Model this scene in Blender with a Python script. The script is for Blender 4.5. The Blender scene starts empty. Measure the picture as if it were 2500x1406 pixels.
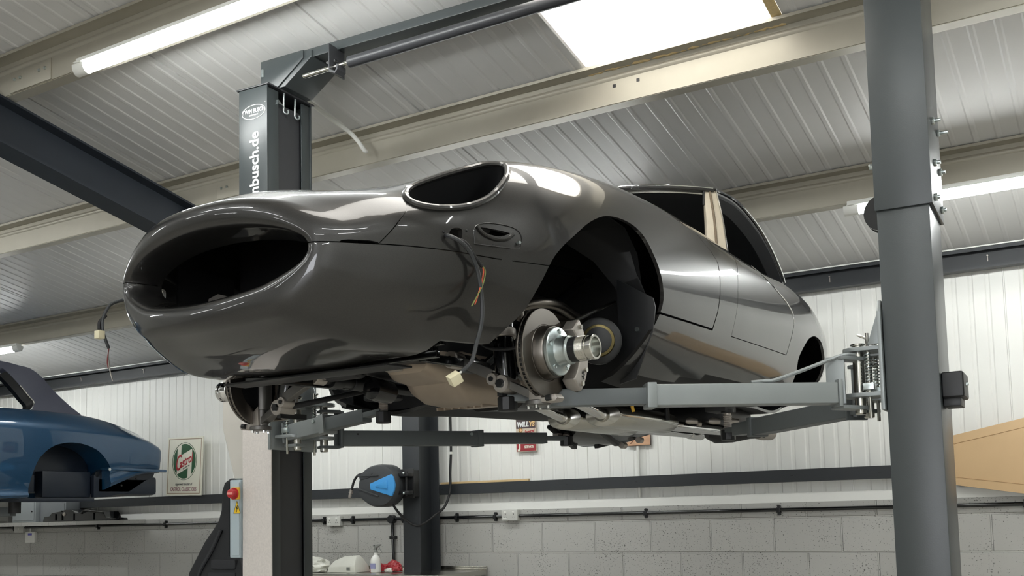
import bpy, bmesh, math, random
from mathutils import Vector, Matrix
from mathutils.bvhtree import BVHTree
from mathutils.geometry import tessellate_polygon

C = bpy.context.scene.collection
R = math.radians
scene = bpy.context.scene

# ------------------------------------------------------------------ camera
cam_data = bpy.data.cameras.new('camera')
cam = bpy.data.objects.new('camera', cam_data)
C.objects.link(cam)
F_PX, PP_Y = 2560.0, 1033.12          # focal length and principal point row of the portrait frame the photo was cropped from
cam_data.sensor_width = 36.0
cam_data.lens = F_PX / 2500 * 36
cam_data.shift_y = (PP_Y - 703) / 2500
cam_data.clip_start, cam_data.clip_end = 0.05, 100
yaw, pitch, roll = R(30.96305), R(4.96720), R(-1.39181)
fwd = Vector((-math.sin(yaw) * math.cos(pitch), math.cos(yaw) * math.cos(pitch), math.sin(pitch)))
rgt = Vector((math.cos(yaw), math.sin(yaw), 0))
upv = rgt.cross(fwd)
r2 = rgt * math.cos(roll) + upv * math.sin(roll)
u2 = -rgt * math.sin(roll) + upv * math.cos(roll)
cam.matrix_world = Matrix(((r2.x, u2.x, -fwd.x, 0), (r2.y, u2.y, -fwd.y, 0), (r2.z, u2.z, -fwd.z, 1.6), (0, 0, 0, 1)))
scene.camera = cam

# ------------------------------------------------------------------ world and exposure
w = bpy.data.worlds.new('overcast_sky')
scene.world = w
w.use_nodes = True
w.node_tree.nodes['Background'].inputs[0].default_value = (0.93, 0.95, 1.0, 1)
w.node_tree.nodes['Background'].inputs[1].default_value = 3.6
vs = scene.view_settings
vs.view_transform = 'Standard'
vs.look = 'None'
vs.gamma = 1
vs.use_curve_mapping = False
vs.exposure = 1.27
LED_STRENGTH = 19.0

# ------------------------------------------------------------------ materials
def lin(c):
    out = []
    for v in c:
        v = v / 255.0
        out.append(v / 12.92 if v <= 0.04045 else ((v + 0.055) / 1.055) ** 2.4)
    return (*out, 1)

def mat(name, col, rough=0.5, metal=0.0, coat=0.0, coat_rough=0.03, spec=0.5, noise=0.0, nscale=30, bump=0.0, bscale=80, emit=None, estr=0, rvar=0.0, aniso=0.0, flake=0.0):
    m = bpy.data.materials.new(name)
    m.use_nodes = True
    nt = m.node_tree
    b = nt.nodes['Principled BSDF']
    b.inputs['Base Color'].default_value = lin(col)
    b.inputs['Roughness'].default_value = rough
    b.inputs['Metallic'].default_value = metal
    b.inputs['Coat Weight'].default_value = coat
    b.inputs['Coat Roughness'].default_value = coat_rough
    b.inputs['Specular IOR Level'].default_value = spec
    tc = nt.nodes.new('ShaderNodeTexCoord')
    if noise:
        n = nt.nodes.new('ShaderNodeTexNoise')
        n.inputs['Scale'].default_value = nscale
        n.inputs['Detail'].default_value = 5
        nt.links.new(tc.outputs['Object'], n.inputs['Vector'])
        r = nt.nodes.new('ShaderNodeMix')
        r.data_type = 'RGBA'
        lc = lin(col)
        r.inputs['A'].default_value = (*[min(1, v * (1 - noise)) for v in lc[:3]], 1)
        r.inputs['B'].default_value = (*[min(1, v * (1 + noise)) for v in lc[:3]], 1)
        nt.links.new(n.outputs['Fac'], r.inputs['Factor'])
        nt.links.new(r.outputs['Result'], b.inputs['Base Color'])
        if rvar:
            mr = nt.nodes.new('ShaderNodeMapRange')
            mr.inputs['To Min'].default_value = max(0, rough - rvar)
            mr.inputs['To Max'].default_value = rough + rvar
            nt.links.new(n.outputs['Fac'], mr.inputs['Value'])
            nt.links.new(mr.outputs['Result'], b.inputs['Roughness'])
    if bump:
        n2 = nt.nodes.new('ShaderNodeTexNoise')
        n2.inputs['Scale'].default_value = bscale
        n2.inputs['Detail'].default_value = 3
        nt.links.new(tc.outputs['Object'], n2.inputs['Vector'])
        bp = nt.nodes.new('ShaderNodeBump')
        bp.inputs['Strength'].default_value = bump
        bp.inputs['Distance'].default_value = 0.002
        nt.links.new(n2.outputs['Fac'], bp.inputs['Height'])
        nt.links.new(bp.outputs['Normal'], b.inputs['Normal'])
    if emit:
        b.inputs['Emission Color'].default_value = lin(emit)
        b.inputs['Emission Strength'].default_value = estr
    return m

M = {}
M['ceiling'] = mat('ceiling_panel_white', (214, 213, 211), 0.38, noise=0.04, nscale=3)
M['clad'] = mat('wall_panel_white', (232, 232, 227), 0.42, noise=0.03, nscale=2)
M['purlin'] = mat('galvanised_purlin', (168, 163, 149), 0.42, 0.25, noise=0.08, nscale=8)
M['dark_steel'] = mat('dark_painted_steel', (44, 47, 50), 0.5, noise=0.12, nscale=12, bump=0.05)
M['rafter'] = mat('rafter_paint', (40, 46, 54), 0.45, noise=0.10, nscale=8)
M['lift_grey'] = mat('lift_powder_coat', (58, 63, 64), 0.33, noise=0.03, bump=0.10, bscale=260)
M['lift_dark'] = mat('lift_inner_channel', (52, 53, 56), 0.4, noise=0.05)
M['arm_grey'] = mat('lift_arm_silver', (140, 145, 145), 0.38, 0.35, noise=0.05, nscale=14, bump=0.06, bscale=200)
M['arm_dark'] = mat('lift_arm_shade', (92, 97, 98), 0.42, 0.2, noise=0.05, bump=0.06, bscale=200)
M['steel'] = mat('bright_steel', (205, 203, 196), 0.18, 1.0, noise=0.06, nscale=40)
M['chrome'] = mat('chrome', (225, 225, 225), 0.06, 1.0)
M['zinc'] = mat('zinc_plate', (196, 205, 205), 0.28, 1.0, noise=0.10, nscale=60)
M['disc'] = mat('machined_disc', (118, 113, 107), 0.33, 1.0, noise=0.05, nscale=20)
M['cast'] = mat('cast_aluminium', (178, 172, 165), 0.5, 0.8, noise=0.08, nscale=50, bump=0.15, bscale=150)
M['forged'] = mat('forged_grey_steel', (112, 110, 107), 0.42, 0.8, noise=0.08, nscale=40, bump=0.1, bscale=150)
M['sump'] = mat('warm_cast_alloy', (170, 157, 143), 0.45, 0.85, noise=0.06, nscale=25, bump=0.1, bscale=90)
M['black'] = mat('satin_black', (18, 19, 21), 0.42, noise=0.1, nscale=20)
M['gloss_black'] = mat('gloss_black', (13, 14, 16), 0.16, coat=0.5)
M['rubber'] = mat('black_rubber', (22, 22, 23), 0.6, noise=0.1, nscale=40)
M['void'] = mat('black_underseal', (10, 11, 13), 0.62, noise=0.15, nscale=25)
M['white_plastic'] = mat('white_plastic', (226, 226, 220), 0.4)
M['white_print'] = mat('white_lettering', (232, 234, 232), 0.5)

def paint(name, col, metal=0.55, rough=0.36, coat=1.0):
    m = mat(name, col, rough, metal, coat, 0.015)
    nt = m.node_tree
    b = nt.nodes['Principled BSDF']
    tc = nt.nodes.new('ShaderNodeTexCoord')
    n = nt.nodes.new('ShaderNodeTexVoronoi')
    n.inputs['Scale'].default_value = 900
    nt.links.new(tc.outputs['Object'], n.inputs['Vector'])
    mx = nt.nodes.new('ShaderNodeMix')
    mx.data_type = 'RGBA'
    lc = lin(col)
    mx.inputs['A'].default_value = (*[v * 0.8 for v in lc[:3]], 1)
    mx.inputs['B'].default_value = (*[v * 1.25 for v in lc[:3]], 1)
    sp = nt.nodes.new('ShaderNodeSeparateColor')
    nt.links.new(n.outputs['Color'], sp.inputs['Color'])
    nt.links.new(sp.outputs['Red'], mx.inputs['Factor'])
    nt.links.new(mx.outputs['Result'], b.inputs['Base Color'])
    return m
M['paint'] = paint('gunmetal_paint', (40, 39, 38), metal=.4)
M['blue'] = paint('teal_blue_paint', (22, 66, 98), metal=0.35)

# ------------------------------------------------------------------ object helpers
def link(name, me, m=None, parent=None, loc=None):
    o = bpy.data.objects.new(name, me)
    C.objects.link(o)
    if m is not None:
        for x in (m if isinstance(m, (list, tuple)) else [m]):
            me.materials.append(x)
    if parent is not None:
        o.parent = parent
    if loc is not None:
        o.location = loc
    return o

def thing(name, label, cat, loc=(0, 0, 0), rotz=0.0, group=None, rot=None):
    o = bpy.data.objects.new(name, None)
    o.empty_display_size = 0.1
    C.objects.link(o)
    o.location = loc
    o.rotation_euler = rot if rot else (0, 0, rotz)
    tag(o, label, cat, group)
    return o

def tag(o, label=None, cat=None, group=None, kind=None):
    if label: o['label'] = label
    if cat: o['category'] = cat
    if group: o['group'] = group
    if kind: o['kind'] = kind
    return o

def smooth_by_angle(me, ang=35):
    bm = bmesh.new(); bm.from_mesh(me)
    for f in bm.faces: f.smooth = True
    a = R(ang)
    for e in bm.edges:
        if len(e.link_faces) == 2:
            e.smooth = e.calc_face_angle(0) < a
    bm.to_mesh(me); bm.free()

class MB:
    """collects shapes into ONE mesh"""
    def __init__(self):
        self.bm = bmesh.new()
        self.mi = 0
    def _tagf(self, faces):
        for f in faces: f.material_index = self.mi
    def faces(self, pts, fcs):
        vs_ = [self.bm.verts.new(p) for p in pts]
        out = []
        for f in fcs:
            try: out.append(self.bm.faces.new([vs_[i] for i in f]))
            except ValueError: pass
        self._tagf(out)
        return vs_
    def box(self, x0, x1, y0, y1, z0, z1, mtx=None):
        p = [(x0, y0, z0), (x1, y0, z0), (x1, y1, z0), (x0, y1, z0), (x0, y0, z1), (x1, y0, z1), (x1, y1, z1), (x0, y1, z1)]
        p = [Vector(q) for q in p]
        if mtx is not None: p = [mtx @ q for q in p]
        self.faces(p, [(0, 3, 2, 1), (4, 5, 6, 7), (0, 1, 5, 4), (1, 2, 6, 5), (2, 3, 7, 6), (3, 0, 4, 7)])
        return self
    def bar(self, a, b, wd, ht, up=(0, 0, 1)):
        """rectangular bar from a to b"""
        m, l = frame(a, b, up)
        return self.box(0, l, -wd / 2, wd / 2, -ht / 2, ht / 2, m)
    def prism(self, poly, axis, a, b, mtx=None):
        """polygon extruded along axis ('x','y','z') from a to b; poly gives the two other coordinates in order"""
        def P(q, t):
            v = {'x': (t, q[0], q[1]), 'y': (q[0], t, q[1]), 'z': (q[0], q[1], t)}[axis]
            v = Vector(v)
            return mtx @ v if mtx is not None else v
        n = len(poly)
        pts = [P(q, a) for q in poly] + [P(q, b) for q in poly]
        fcs = [tuple(range(n))[::-1], tuple(range(n, 2 * n))] + [(i, (i + 1) % n, n + (i + 1) % n, n + i) for i in range(n)]
        self.faces(pts, fcs)
        return self
    def cyl(self, a, b, r, r2=None, n=20, cap=True):
        a, b = Vector(a), Vector(b)
        return self.lathe(a, b, [(0, r), ((b - a).length, r if r2 is None else r2)], n, cap)
    def lathe(self, a, b, prof, n=24, cap=True):
        """prof = [(distance along a->b, radius)...]"""
        m, l = frame(a, b)
        rings = []
        for t, r in prof:
            rings.append([self.bm.verts.new(m @ Vector((t, r * math.cos(2 * math.pi * k / n), r * math.sin(2 * math.pi * k / n)))) for k in range(n)])
        fs = []
        for A, B in zip(rings[:-1], rings[1:]):
            for k in range(n):
                fs.append(self.bm.faces.new((A[k], A[(k + 1) % n], B[(k + 1) % n], B[k])))
        if cap:
            fs.append(self.bm.faces.new(rings[0][::-1])); fs.append(self.bm.faces.new(rings[-1]))
        self._tagf(fs)
        return self
    def tube(self, pts, r, n=10, cap=True, closed=False, sx=1.0):
        pts = [Vector(p) for p in pts]
        rings = []
        up = None
        N = len(pts)
        for i, p in enumerate(pts):
            if closed: d = pts[(i + 1) % N] - pts[i - 1]
            else: d = pts[min(i + 1, N - 1)] - pts[max(i - 1, 0)]
            d.normalize()
            if up is None:
                up = Vector((0, 0, 1)) if abs(d.z) < 0.9 else Vector((1, 0, 0))
            s = d.cross(up); s.normalize(); up = s.cross(d); up.normalize()
            rr = r[i] if isinstance(r, (list, tuple)) else r
            rings.append([self.bm.verts.new(p + s * (rr * sx * math.cos(2 * math.pi * k / n)) + up * (rr * math.sin(2 * math.pi * k / n))) for k in range(n)])
        fs = []
        prs = list(zip(rings[:-1], rings[1:]))
        if closed: prs.append((rings[-1], rings[0]))
        for A, B in prs:
            for k in range(n):
                fs.append(self.bm.faces.new((A[k], A[(k + 1) % n], B[(k + 1) % n], B[k])))
        if cap and not closed:
            fs.append(self.bm.faces.new(rings[0][::-1])); fs.append(self.bm.faces.new(rings[-1]))
        self._tagf(fs)
        return self
    def sphere(self, c, r, n=16, sc=(1, 1, 1)):
        g = bmesh.ops.create_uvsphere(self.bm, u_segments=n, v_segments=max(6, n // 2), radius=1, matrix=Matrix.Translation(c) @ Matrix.Diagonal((r * sc[0], r * sc[1], r * sc[2], 1)))
        self._tagf({f for v in g['verts'] for f in v.link_faces})
        return self
    def loft(self, rings, closed=True, cap0=False, cap1=False):
        vr = [[self.bm.verts.new(p) for p in r] for r in rings]
        fs = []
        for A, B in zip(vr[:-1], vr[1:]):
            n = len(A)
            for k in range(n if closed else n - 1):
                fs.append(self.bm.faces.new((A[k], A[(k + 1) % n], B[(k + 1) % n], B[k])))
        if cap0: fs.append(self.bm.faces.new(vr[0][::-1]))
        if cap1: fs.append(self.bm.faces.new(vr[-1]))
        self._tagf(fs)
        return self
    def mesh(self, name, bevel=0.0, ang=35, segs=2, recalc=True):
        bm = self.bm
        if recalc: bmesh.ops.recalc_face_normals(bm, faces=bm.faces)
        if bevel:
            es = [e for e in bm.edges if len(e.link_faces) == 2 and e.calc_face_angle(0) > R(30)]
            try:
                bmesh.ops.bevel(bm, geom=es, offset=bevel, segments=segs, profile=0.6, affect='EDGES', clamp_overlap=True)
            except Exception:
                pass
        me = bpy.data.meshes.new(name)
        bm.to_mesh(me); bm.free()
        smooth_by_angle(me, ang)
        return me
    def build(self, name, m, parent=None, bevel=0.0, ang=35, segs=2, loc=None, recalc=True):
        return link(name, self.mesh(name, bevel, ang, segs, recalc), m, parent, loc)

def frame(a, b, up=(0, 0, 1)):
    a, b, up = Vector(a), Vector(b), Vector(up)
    d = b - a
    l = d.length
    x = d.normalized()
    if abs(x.dot(up.normalized())) > 0.98: up = Vector((1, 0, 0)) if abs(x.x) < 0.9 else Vector((0, 1, 0))
    y = up.cross(x).normalized()
    z = x.cross(y)
    return Matrix(((x.x, y.x, z.x, a.x), (x.y, y.y, z.y, a.y), (x.z, y.z, z.z, a.z), (0, 0, 0, 1))), l

def catmull(P, n):
    """smooth open curve through the points P, n steps per span"""
    P = [Vector(p) for p in P]
    out = []
    for i in range(len(P) - 1):
        p1, p2 = P[i], P[i + 1]
        p0 = P[i - 1] if i else p1 * 2 - p2
        p3 = P[i + 2] if i + 2 < len(P) else p2 * 2 - p1
        for k in range(n):
            t = k / n
            out.append(0.5 * ((2 * p1) + (p2 - p0) * t + (2 * p0 - 5 * p1 + 4 * p2 - p3) * t * t + (3 * p1 - p0 - 3 * p2 + p3) * t ** 3))
    out.append(P[-1].copy())
    return out

def text_mesh(body, size, ext=0.001, align='CENTER', bold=0.0, sx=1.0, shear=0.0):
    cu = bpy.data.curves.new('lettering', 'FONT')
    cu.body = body
    cu.size = size
    cu.extrude = ext
    cu.align_x = align
    cu.align_y = 'CENTER'
    cu.offset = bold
    cu.shear = shear
    o = bpy.data.objects.new('lettering', cu)
    C.objects.link(o)
    dg = bpy.context.evaluated_depsgraph_get()
    me = bpy.data.meshes.new_from_object(o.evaluated_get(dg))
    bpy.data.objects.remove(o)
    bpy.data.curves.remove(cu)
    if sx != 1.0:
        for v in me.vertices: v.co.x *= sx
    return me

def letter(name, body, size, m, parent, mtx, align='CENTER', bold=0.0, sx=1.0, shear=0.0, ext=0.0012):
    me = text_mesh(body, size, ext, align, bold, sx, shear)
    me.transform(mtx)
    me.name = name
    me.materials.clear()
    return link(name, me, m, parent)

def boolean1(me, cm, op, self_=False, tol=False):
    o = bpy.data.objects.new('work', me)
    C.objects.link(o)
    co = bpy.data.objects.new('cut', cm)
    C.objects.link(co)
    md = o.modifiers.new('b', 'BOOLEAN')
    md.object = co
    md.operation = op
    md.solver = 'EXACT'
    md.use_self = self_
    md.use_hole_tolerant = tol
    dg = bpy.context.evaluated_depsgraph_get()
    res = bpy.data.meshes.new_from_object(o.evaluated_get(dg))
    bpy.data.objects.remove(co)
    bpy.data.objects.remove(o)
    return res

def boolean(me, cutters, op='DIFFERENCE'):
    """exact booleans one after the other; a degenerate result is retried with a nudged cutter"""
    for cm in cutters:
        n0 = len(me.vertices)
        done = None
        for k, (dx, st) in enumerate(((0, (False, False)), (.0004, (False, False)), (-.0006, (False, False)), (.0011, (False, False)), (0, (False, True)), (0, (True, True)))):
            c2 = cm.copy()
            if dx: c2.transform(Matrix.Translation((dx * 1.3, dx, dx * .7)))
            r = boolean1(me, c2, op, *st)
            ok = len(r.vertices) > 0.3 * n0 if op == 'DIFFERENCE' else len(r.vertices) > (200 if n0 > 2000 else 8)
            if ok:
                done = r
                break
        if done is None: print('BOOLEAN FAILED', n0, len(cm.vertices))
        else: me = done
    return me
# ------------------------------------------------------------------ the building
WALL_Y, EAVES_Z, SLOPE = 6.83, 3.14, math.tan(R(11.67))
XL, XR, YF, RIDGE = -13.0, 4.5, -9.0, -3.0
def roof_z(y): return EAVES_Z + SLOPE * (WALL_Y - y) if y >= RIDGE else EAVES_Z + SLOPE * (WALL_Y - RIDGE) - SLOPE * (RIDGE - y)

def struct(name, mb, m, **k):
    o = mb.build(name, m, None, **k)
    o['kind'] = 'structure'
    return o

# floor: sealed concrete
fm = mat('concrete_floor', (186, 182, 173), 0.4, noise=0.10, nscale=2.5)
struct('floor', MB().box(XL, XR, YF, WALL_Y + 0.3, -0.15, 0), fm)

# ribbed roof sheets: profile across X, run along the slope
SKX0, SKX1, SKY0, SKY1 = -2.119, -1.178, 1.85, 4.335
def ribbed(x0, x1, period, phase, depth, seam_at=None, seam=0.94):
    """(x, offset) profile of a micro-rib sheet"""
    prof = [(x0, 0.0)]
    k = math.ceil((x0 - phase) / period)
    while True:
        c = phase + k * period
        if c + 0.016 >= x1: break
        if c - 0.016 > x0:
            prof += [(c - 0.016, 0), (c - 0.008, depth), (c + 0.008, depth), (c + 0.016, 0)]
        k += 1
    if seam_at is not None:
        j = math.ceil((x0 - seam_at) / seam)
        while seam_at + j * seam < x1 - 0.02:
            c = seam_at + j * seam
            if c > x0 + 0.02:
                prof = [p for p in prof if abs(p[0] - c) > 0.02]
                prof += [(c - 0.006, 0), (c - 0.003, 0.012), (c + 0.003, 0.012), (c + 0.006, 0)]
            j += 1
        prof.sort()
    prof.append((x1, 0.0))
    return prof

def roof_sheet(mb, x0, x1, y0, y1):
    prof = ribbed(x0, x1, 0.1044, -2.119 + 0.0522, -0.0035, -2.119)
    ends = []
    for y in (y0, y1):
        ends.append([Vector((x, y, roof_z(y) + d)) for x, d in prof])
    mb.loft([ends[0], ends[1]], closed=False)
mb = MB()
roof_sheet(mb, XL, SKX0, RIDGE, WALL_Y)
roof_sheet(mb, SKX1, XR, RIDGE, WALL_Y)
roof_sheet(mb, SKX0, SKX1, SKY1, WALL_Y)
roof_sheet(mb, SKX0, SKX1, RIDGE, SKY0)
roof_sheet(mb, XL, XR, YF, RIDGE)
struct('ceiling', mb, M['ceiling'], recalc=False, ang=10)
# outer skin of the roof, with the same opening, keeps daylight out
mb = MB()
def skin(x0, x1, y0, y1, t0=0.03, t1=0.1):
    mb.faces([(x0, y0, roof_z(y0) + t0), (x1, y0, roof_z(y0) + t0), (x1, y1, roof_z(y1) + t0), (x0, y1, roof_z(y1) + t0),
              (x0, y0, roof_z(y0) + t1), (x1, y0, roof_z(y0) + t1), (x1, y1, roof_z(y1) + t1), (x0, y1, roof_z(y1) + t1)],
             [(0, 3, 2, 1), (4, 5, 6, 7), (0, 1, 5, 4), (1, 2, 6, 5), (2, 3, 7, 6), (3, 0, 4, 7)])
skin(XL - .3, SKX0, RIDGE, WALL_Y + .3); skin(SKX1, XR + .3, RIDGE, WALL_Y + .3)
skin(SKX0, SKX1, SKY1, WALL_Y + .3); skin(SKX0, SKX1, RIDGE, SKY0); skin(XL - .3, XR + .3, YF - .3, RIDGE)
struct('ceiling_outer', mb, M['ceiling'])

# skylight: translucent sheet in the opening
def skylight_mat():
    m = bpy.data.materials.new('translucent_rooflight')
    m.use_nodes = True
    nt = m.node_tree
    for n in list(nt.nodes): nt.nodes.remove(n)
    out = nt.nodes.new('ShaderNodeOutputMaterial')
    tr = nt.nodes.new('ShaderNodeBsdfTranslucent')
    n = nt.nodes.new('ShaderNodeTexNoise'); n.inputs['Scale'].default_value = 3
    tc = nt.nodes.new('ShaderNodeTexCoord')
    mx = nt.nodes.new('ShaderNodeMix'); mx.data_type = 'RGBA'
    mx.inputs['A'].default_value = (0.93, 0.87, 0.75, 1); mx.inputs['B'].default_value = (0.96, 0.92, 0.83, 1)
    nt.links.new(tc.outputs['Object'], n.inputs['Vector'])
    nt.links.new(n.outputs['Fac'], mx.inputs['Factor'])
    nt.links.new(mx.outputs['Result'], tr.inputs['Color'])
    nt.links.new(tr.outputs['BSDF'], out.inputs['Surface'])
    return m
mb = MB()
mb.faces([(SKX0, SKY0, roof_z(SKY0) + .02), (SKX1, SKY0, roof_z(SKY0) + .02), (SKX1, SKY1, roof_z(SKY1) + .02), (SKX0, SKY1, roof_z(SKY1) + .02)], [(0, 3, 2, 1)])
struct('window_1', mb, skylight_mat())
# frayed yellowed edge trim of the rooflight
edge = mat('yellowed_sealant', (214, 190, 140), 0.6, noise=0.3, nscale=60, bump=0.6, bscale=60)
mb = MB()
random.seed(4)
pts = []
for i in range(60):
    x = SKX0 + (SKX1 - SKX0) * i / 59
    pts.append((x, SKY1 - 0.02 - random.random() * 0.012, roof_z(SKY1 - .02) - 0.002))
mb.tube(pts, [0.006 + 0.006 * random.random() for _ in pts], 6)
mb.box(SKX1 - .045, SKX1 - 0.002, SKY0, SKY1 - .01, 0, 0.008, Matrix(((1, 0, 0, 0), (0, 1, 0, 0), (0, -SLOPE, 1, EAVES_Z + SLOPE * WALL_Y - 0.004), (0, 0, 0, 1))))
struct('trim_1', mb, edge)

# back wall: ribbed white cladding above painted block
BLOCK_Z = 1.635
prof = ribbed(XL, XR, 0.0945, 0.02, 0.005, 0.30, 0.945)
mb = MB()
mb.loft([[Vector((x, WALL_Y + 0.03 + (d if d != 0.012 else -0.008), z)) for x, d in prof] for z in (BLOCK_Z - 0.05, EAVES_Z + 0.06)], closed=False)
struct('wall_back', mb, M['clad'], recalc=False, ang=10)
struct('wall_back_outer', MB().box(XL - .3, XR + .3, WALL_Y + 0.06, WALL_Y + 0.3, 0, EAVES_Z + 0.12), M['clad'])
# white drip flashing at the foot of the cladding
struct('trim_2', MB().box(XL, XR, WALL_Y - 0.012, WALL_Y + 0.03, BLOCK_Z, BLOCK_Z + 0.062), M['clad'])

def block_mat():
    m = mat('painted_blockwork', (176, 175, 170), 0.6)
    nt = m.node_tree
    b = nt.nodes['Principled BSDF']
    tc = nt.nodes.new('ShaderNodeTexCoord')
    sp = nt.nodes.new('ShaderNodeSeparateXYZ'); cb = nt.nodes.new('ShaderNodeCombineXYZ')
    nt.links.new(tc.outputs['Object'], sp.inputs[0])
    ax = nt.nodes.new('ShaderNodeMath'); ax.operation = 'ADD'; ax.inputs[1].default_value = 20 * 0.437 + 0.137
    az = nt.nodes.new('ShaderNodeMath'); az.operation = 'ADD'; az.inputs[1].default_value = 2.24 - 1.312 + 0.224 * 2
    nt.links.new(sp.outputs[0], ax.inputs[0]); nt.links.new(sp.outputs[2], az.inputs[0])
    nt.links.new(ax.outputs[0], cb.inputs[0]); nt.links.new(az.outputs[0], cb.inputs[1])
    br = nt.nodes.new('ShaderNodeTexBrick')
    br.inputs['Scale'].default_value = 1
    br.inputs['Brick Width'].default_value = 0.437
    br.inputs['Row Height'].default_value = 0.224
    br.inputs['Mortar Size'].default_value = 0.007
    br.inputs['Mortar Smooth'].default_value = 0.6
    br.inputs['Color1'].default_value = lin((178, 177, 172)); br.inputs['Color2'].default_value = lin((172, 171, 166))
    br.inputs['Mortar'].default_value = lin((176, 175, 170))
    nt.links.new(cb.outputs[0], br.inputs['Vector'])
    # open pores of the block face
    vo = nt.nodes.new('ShaderNodeTexNoise'); vo.inputs['Scale'].default_value = 125; vo.inputs['Detail'].default_value = 3
    mpn = nt.nodes.new('ShaderNodeMapping'); mpn.inputs['Scale'].default_value = (0.7, 1, 1.25)
    nt.links.new(tc.outputs['Object'], mpn.inputs['Vector']); nt.links.new(mpn.outputs[0], vo.inputs['Vector'])
    big = nt.nodes.new('ShaderNodeTexNoise'); big.inputs['Scale'].default_value = 4
    nt.links.new(tc.outputs['Object'], big.inputs['Vector'])
    thr = nt.nodes.new('ShaderNodeMapRange'); thr.inputs['From Min'].default_value = 0.35; thr.inputs['From Max'].default_value = 0.65
    thr.inputs['To Min'].default_value = 0.31; thr.inputs['To Max'].default_value = 0.385
    nt.links.new(big.outputs['Fac'], thr.inputs['Value'])
    ls = nt.nodes.new('ShaderNodeMath'); ls.operation = 'LESS_THAN'
    nt.links.new(vo.outputs['Fac'], ls.inputs[0]); nt.links.new(thr.outputs['Result'], ls.inputs[1])
    mx = nt.nodes.new('ShaderNodeMix'); mx.data_type = 'RGBA'
    mx.inputs['B'].default_value = lin((88, 87, 84))
    nt.links.new(ls.outputs[0], mx.inputs['Factor']); nt.links.new(br.outputs['Color'], mx.inputs['A'])
    nt.links.new(mx.outputs['Result'], b.inputs['Base Color'])
    # relief: joints and pores are recessed
    h = nt.nodes.new('ShaderNodeMath'); h.operation = 'MULTIPLY_ADD'; h.inputs[1].default_value = 0.6
    nt.links.new(ls.outputs[0], h.inputs[0]); nt.links.new(br.outputs['Fac'], h.inputs[2])
    inv = nt.nodes.new('ShaderNodeMath'); inv.operation = 'SUBTRACT'; inv.inputs[0].default_value = 1
    nt.links.new(h.outputs[0], inv.inputs[1])
    bp = nt.nodes.new('ShaderNodeBump'); bp.inputs['Strength'].default_value = 0.8; bp.inputs['Distance'].default_value = 0.011
    nt.links.new(inv.outputs[0], bp.inputs['Height']); nt.links.new(bp.outputs['Normal'], b.inputs['Normal'])
    return m
M['block'] = block_mat()
struct('wall_back_base', MB().box(XL, XR, WALL_Y - 0.015, WALL_Y + 0.06, 0, BLOCK_Z), M['block'])
# plain walls behind and beside the camera
struct('wall_left', MB().box(XL - 0.2, XL, YF, WALL_Y + .3, 0, 5.3), M['clad'])
struct('wall_right', MB().box(XR, XR + 0.2, YF, WALL_Y + .3, 0, 5.3), M['clad'])
FX0, FX1, FZ = -0.5, 2.5, 3.0            # opening added in the unseen front wall, behind the camera, to let in fill daylight
struct('wall_front', MB().box(XL - .2, FX0, YF - 0.2, YF, 0, 4.2).box(FX1, XR + .2, YF - .2, YF, 0, 4.2).box(FX0, FX1, YF - .2, YF, FZ, 4.2), M['clad'])

# ---- roof purlins (Z section): top flange towards the camera, bottom flange behind
def purlin(y, label, joints=()):
    t = thing('roof_purlin', label, 'beam', (0, y, roof_z(y)), 0, 'cream roof purlins')
    mb = MB()
    z0 = -0.004
    d = 0.172
    th = 0.004
    up = 0.072
    # profile in (y, z): hooked top flange, web, hooked bottom flange
    pr = [(-up, -0.022 + up * SLOPE), (-up, z0 + up * SLOPE - .004), (0, z0 - .002), (0, -d), (0.066, -d), (0.066, -d + 0.02)]
    pr2 = [(0.066 - th, -d + 0.02), (0.066 - th, -d + th), (-th * 0 - th, -d + th - 0.001), (-th, z0 - th), (-up + th, z0 + up * SLOPE - 2 * th), (-up + th, -0.022 + up * SLOPE)]
    # rolled crease along the web
    mb.prism(pr + pr2, 'x', XL + .02, XR - .02)
    mb.build('z_section', M['purlin'], t)
    crease = MB().prism([(-0.004, -0.030), (-0.011, -0.040), (-0.011, -0.048), (-0.004, -0.058)], 'x', XL + .02, XR - .02)
    crease.build('web_crease', M['purlin'], t)
    for x in joints:
        s = MB()
        s.box(x - 0.16, x + 0.16, -0.0105, -0.004, -d + 0.005, -0.062)
        s.build('splice_plate', M['purlin'], t, bevel=0.002)
        for dx in (-0.12, -0.075, 0.075, 0.12):
            MB().cyl((x + dx, -0.010, -0.105), (x + dx, -0.018, -0.105), 0.008, n=6).build('splice_bolt', M['zinc'], t)
    return t
purlin(1.8, 'roof purlin nearest overhead, above the top edge of the photo')
purlin(3.08, 'cream roof purlin carrying the long LED batten at upper left', (-4.55,))
p_mid = purlin(4.32, 'cream roof purlin at the lower edge of the bright rooflight', (-4.42,))
for x, z in ((-1.99, -0.085), (-1.87, -0.085)):
    MB().box(x - .008, x + .008, -0.0048, -0.003, z - .008, z + .008).build('bolt_hole', M['black'], p_mid)
purlin(5.65, 'cream roof purlin nearest the back wall, behind the coupe roof', ())

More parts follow.
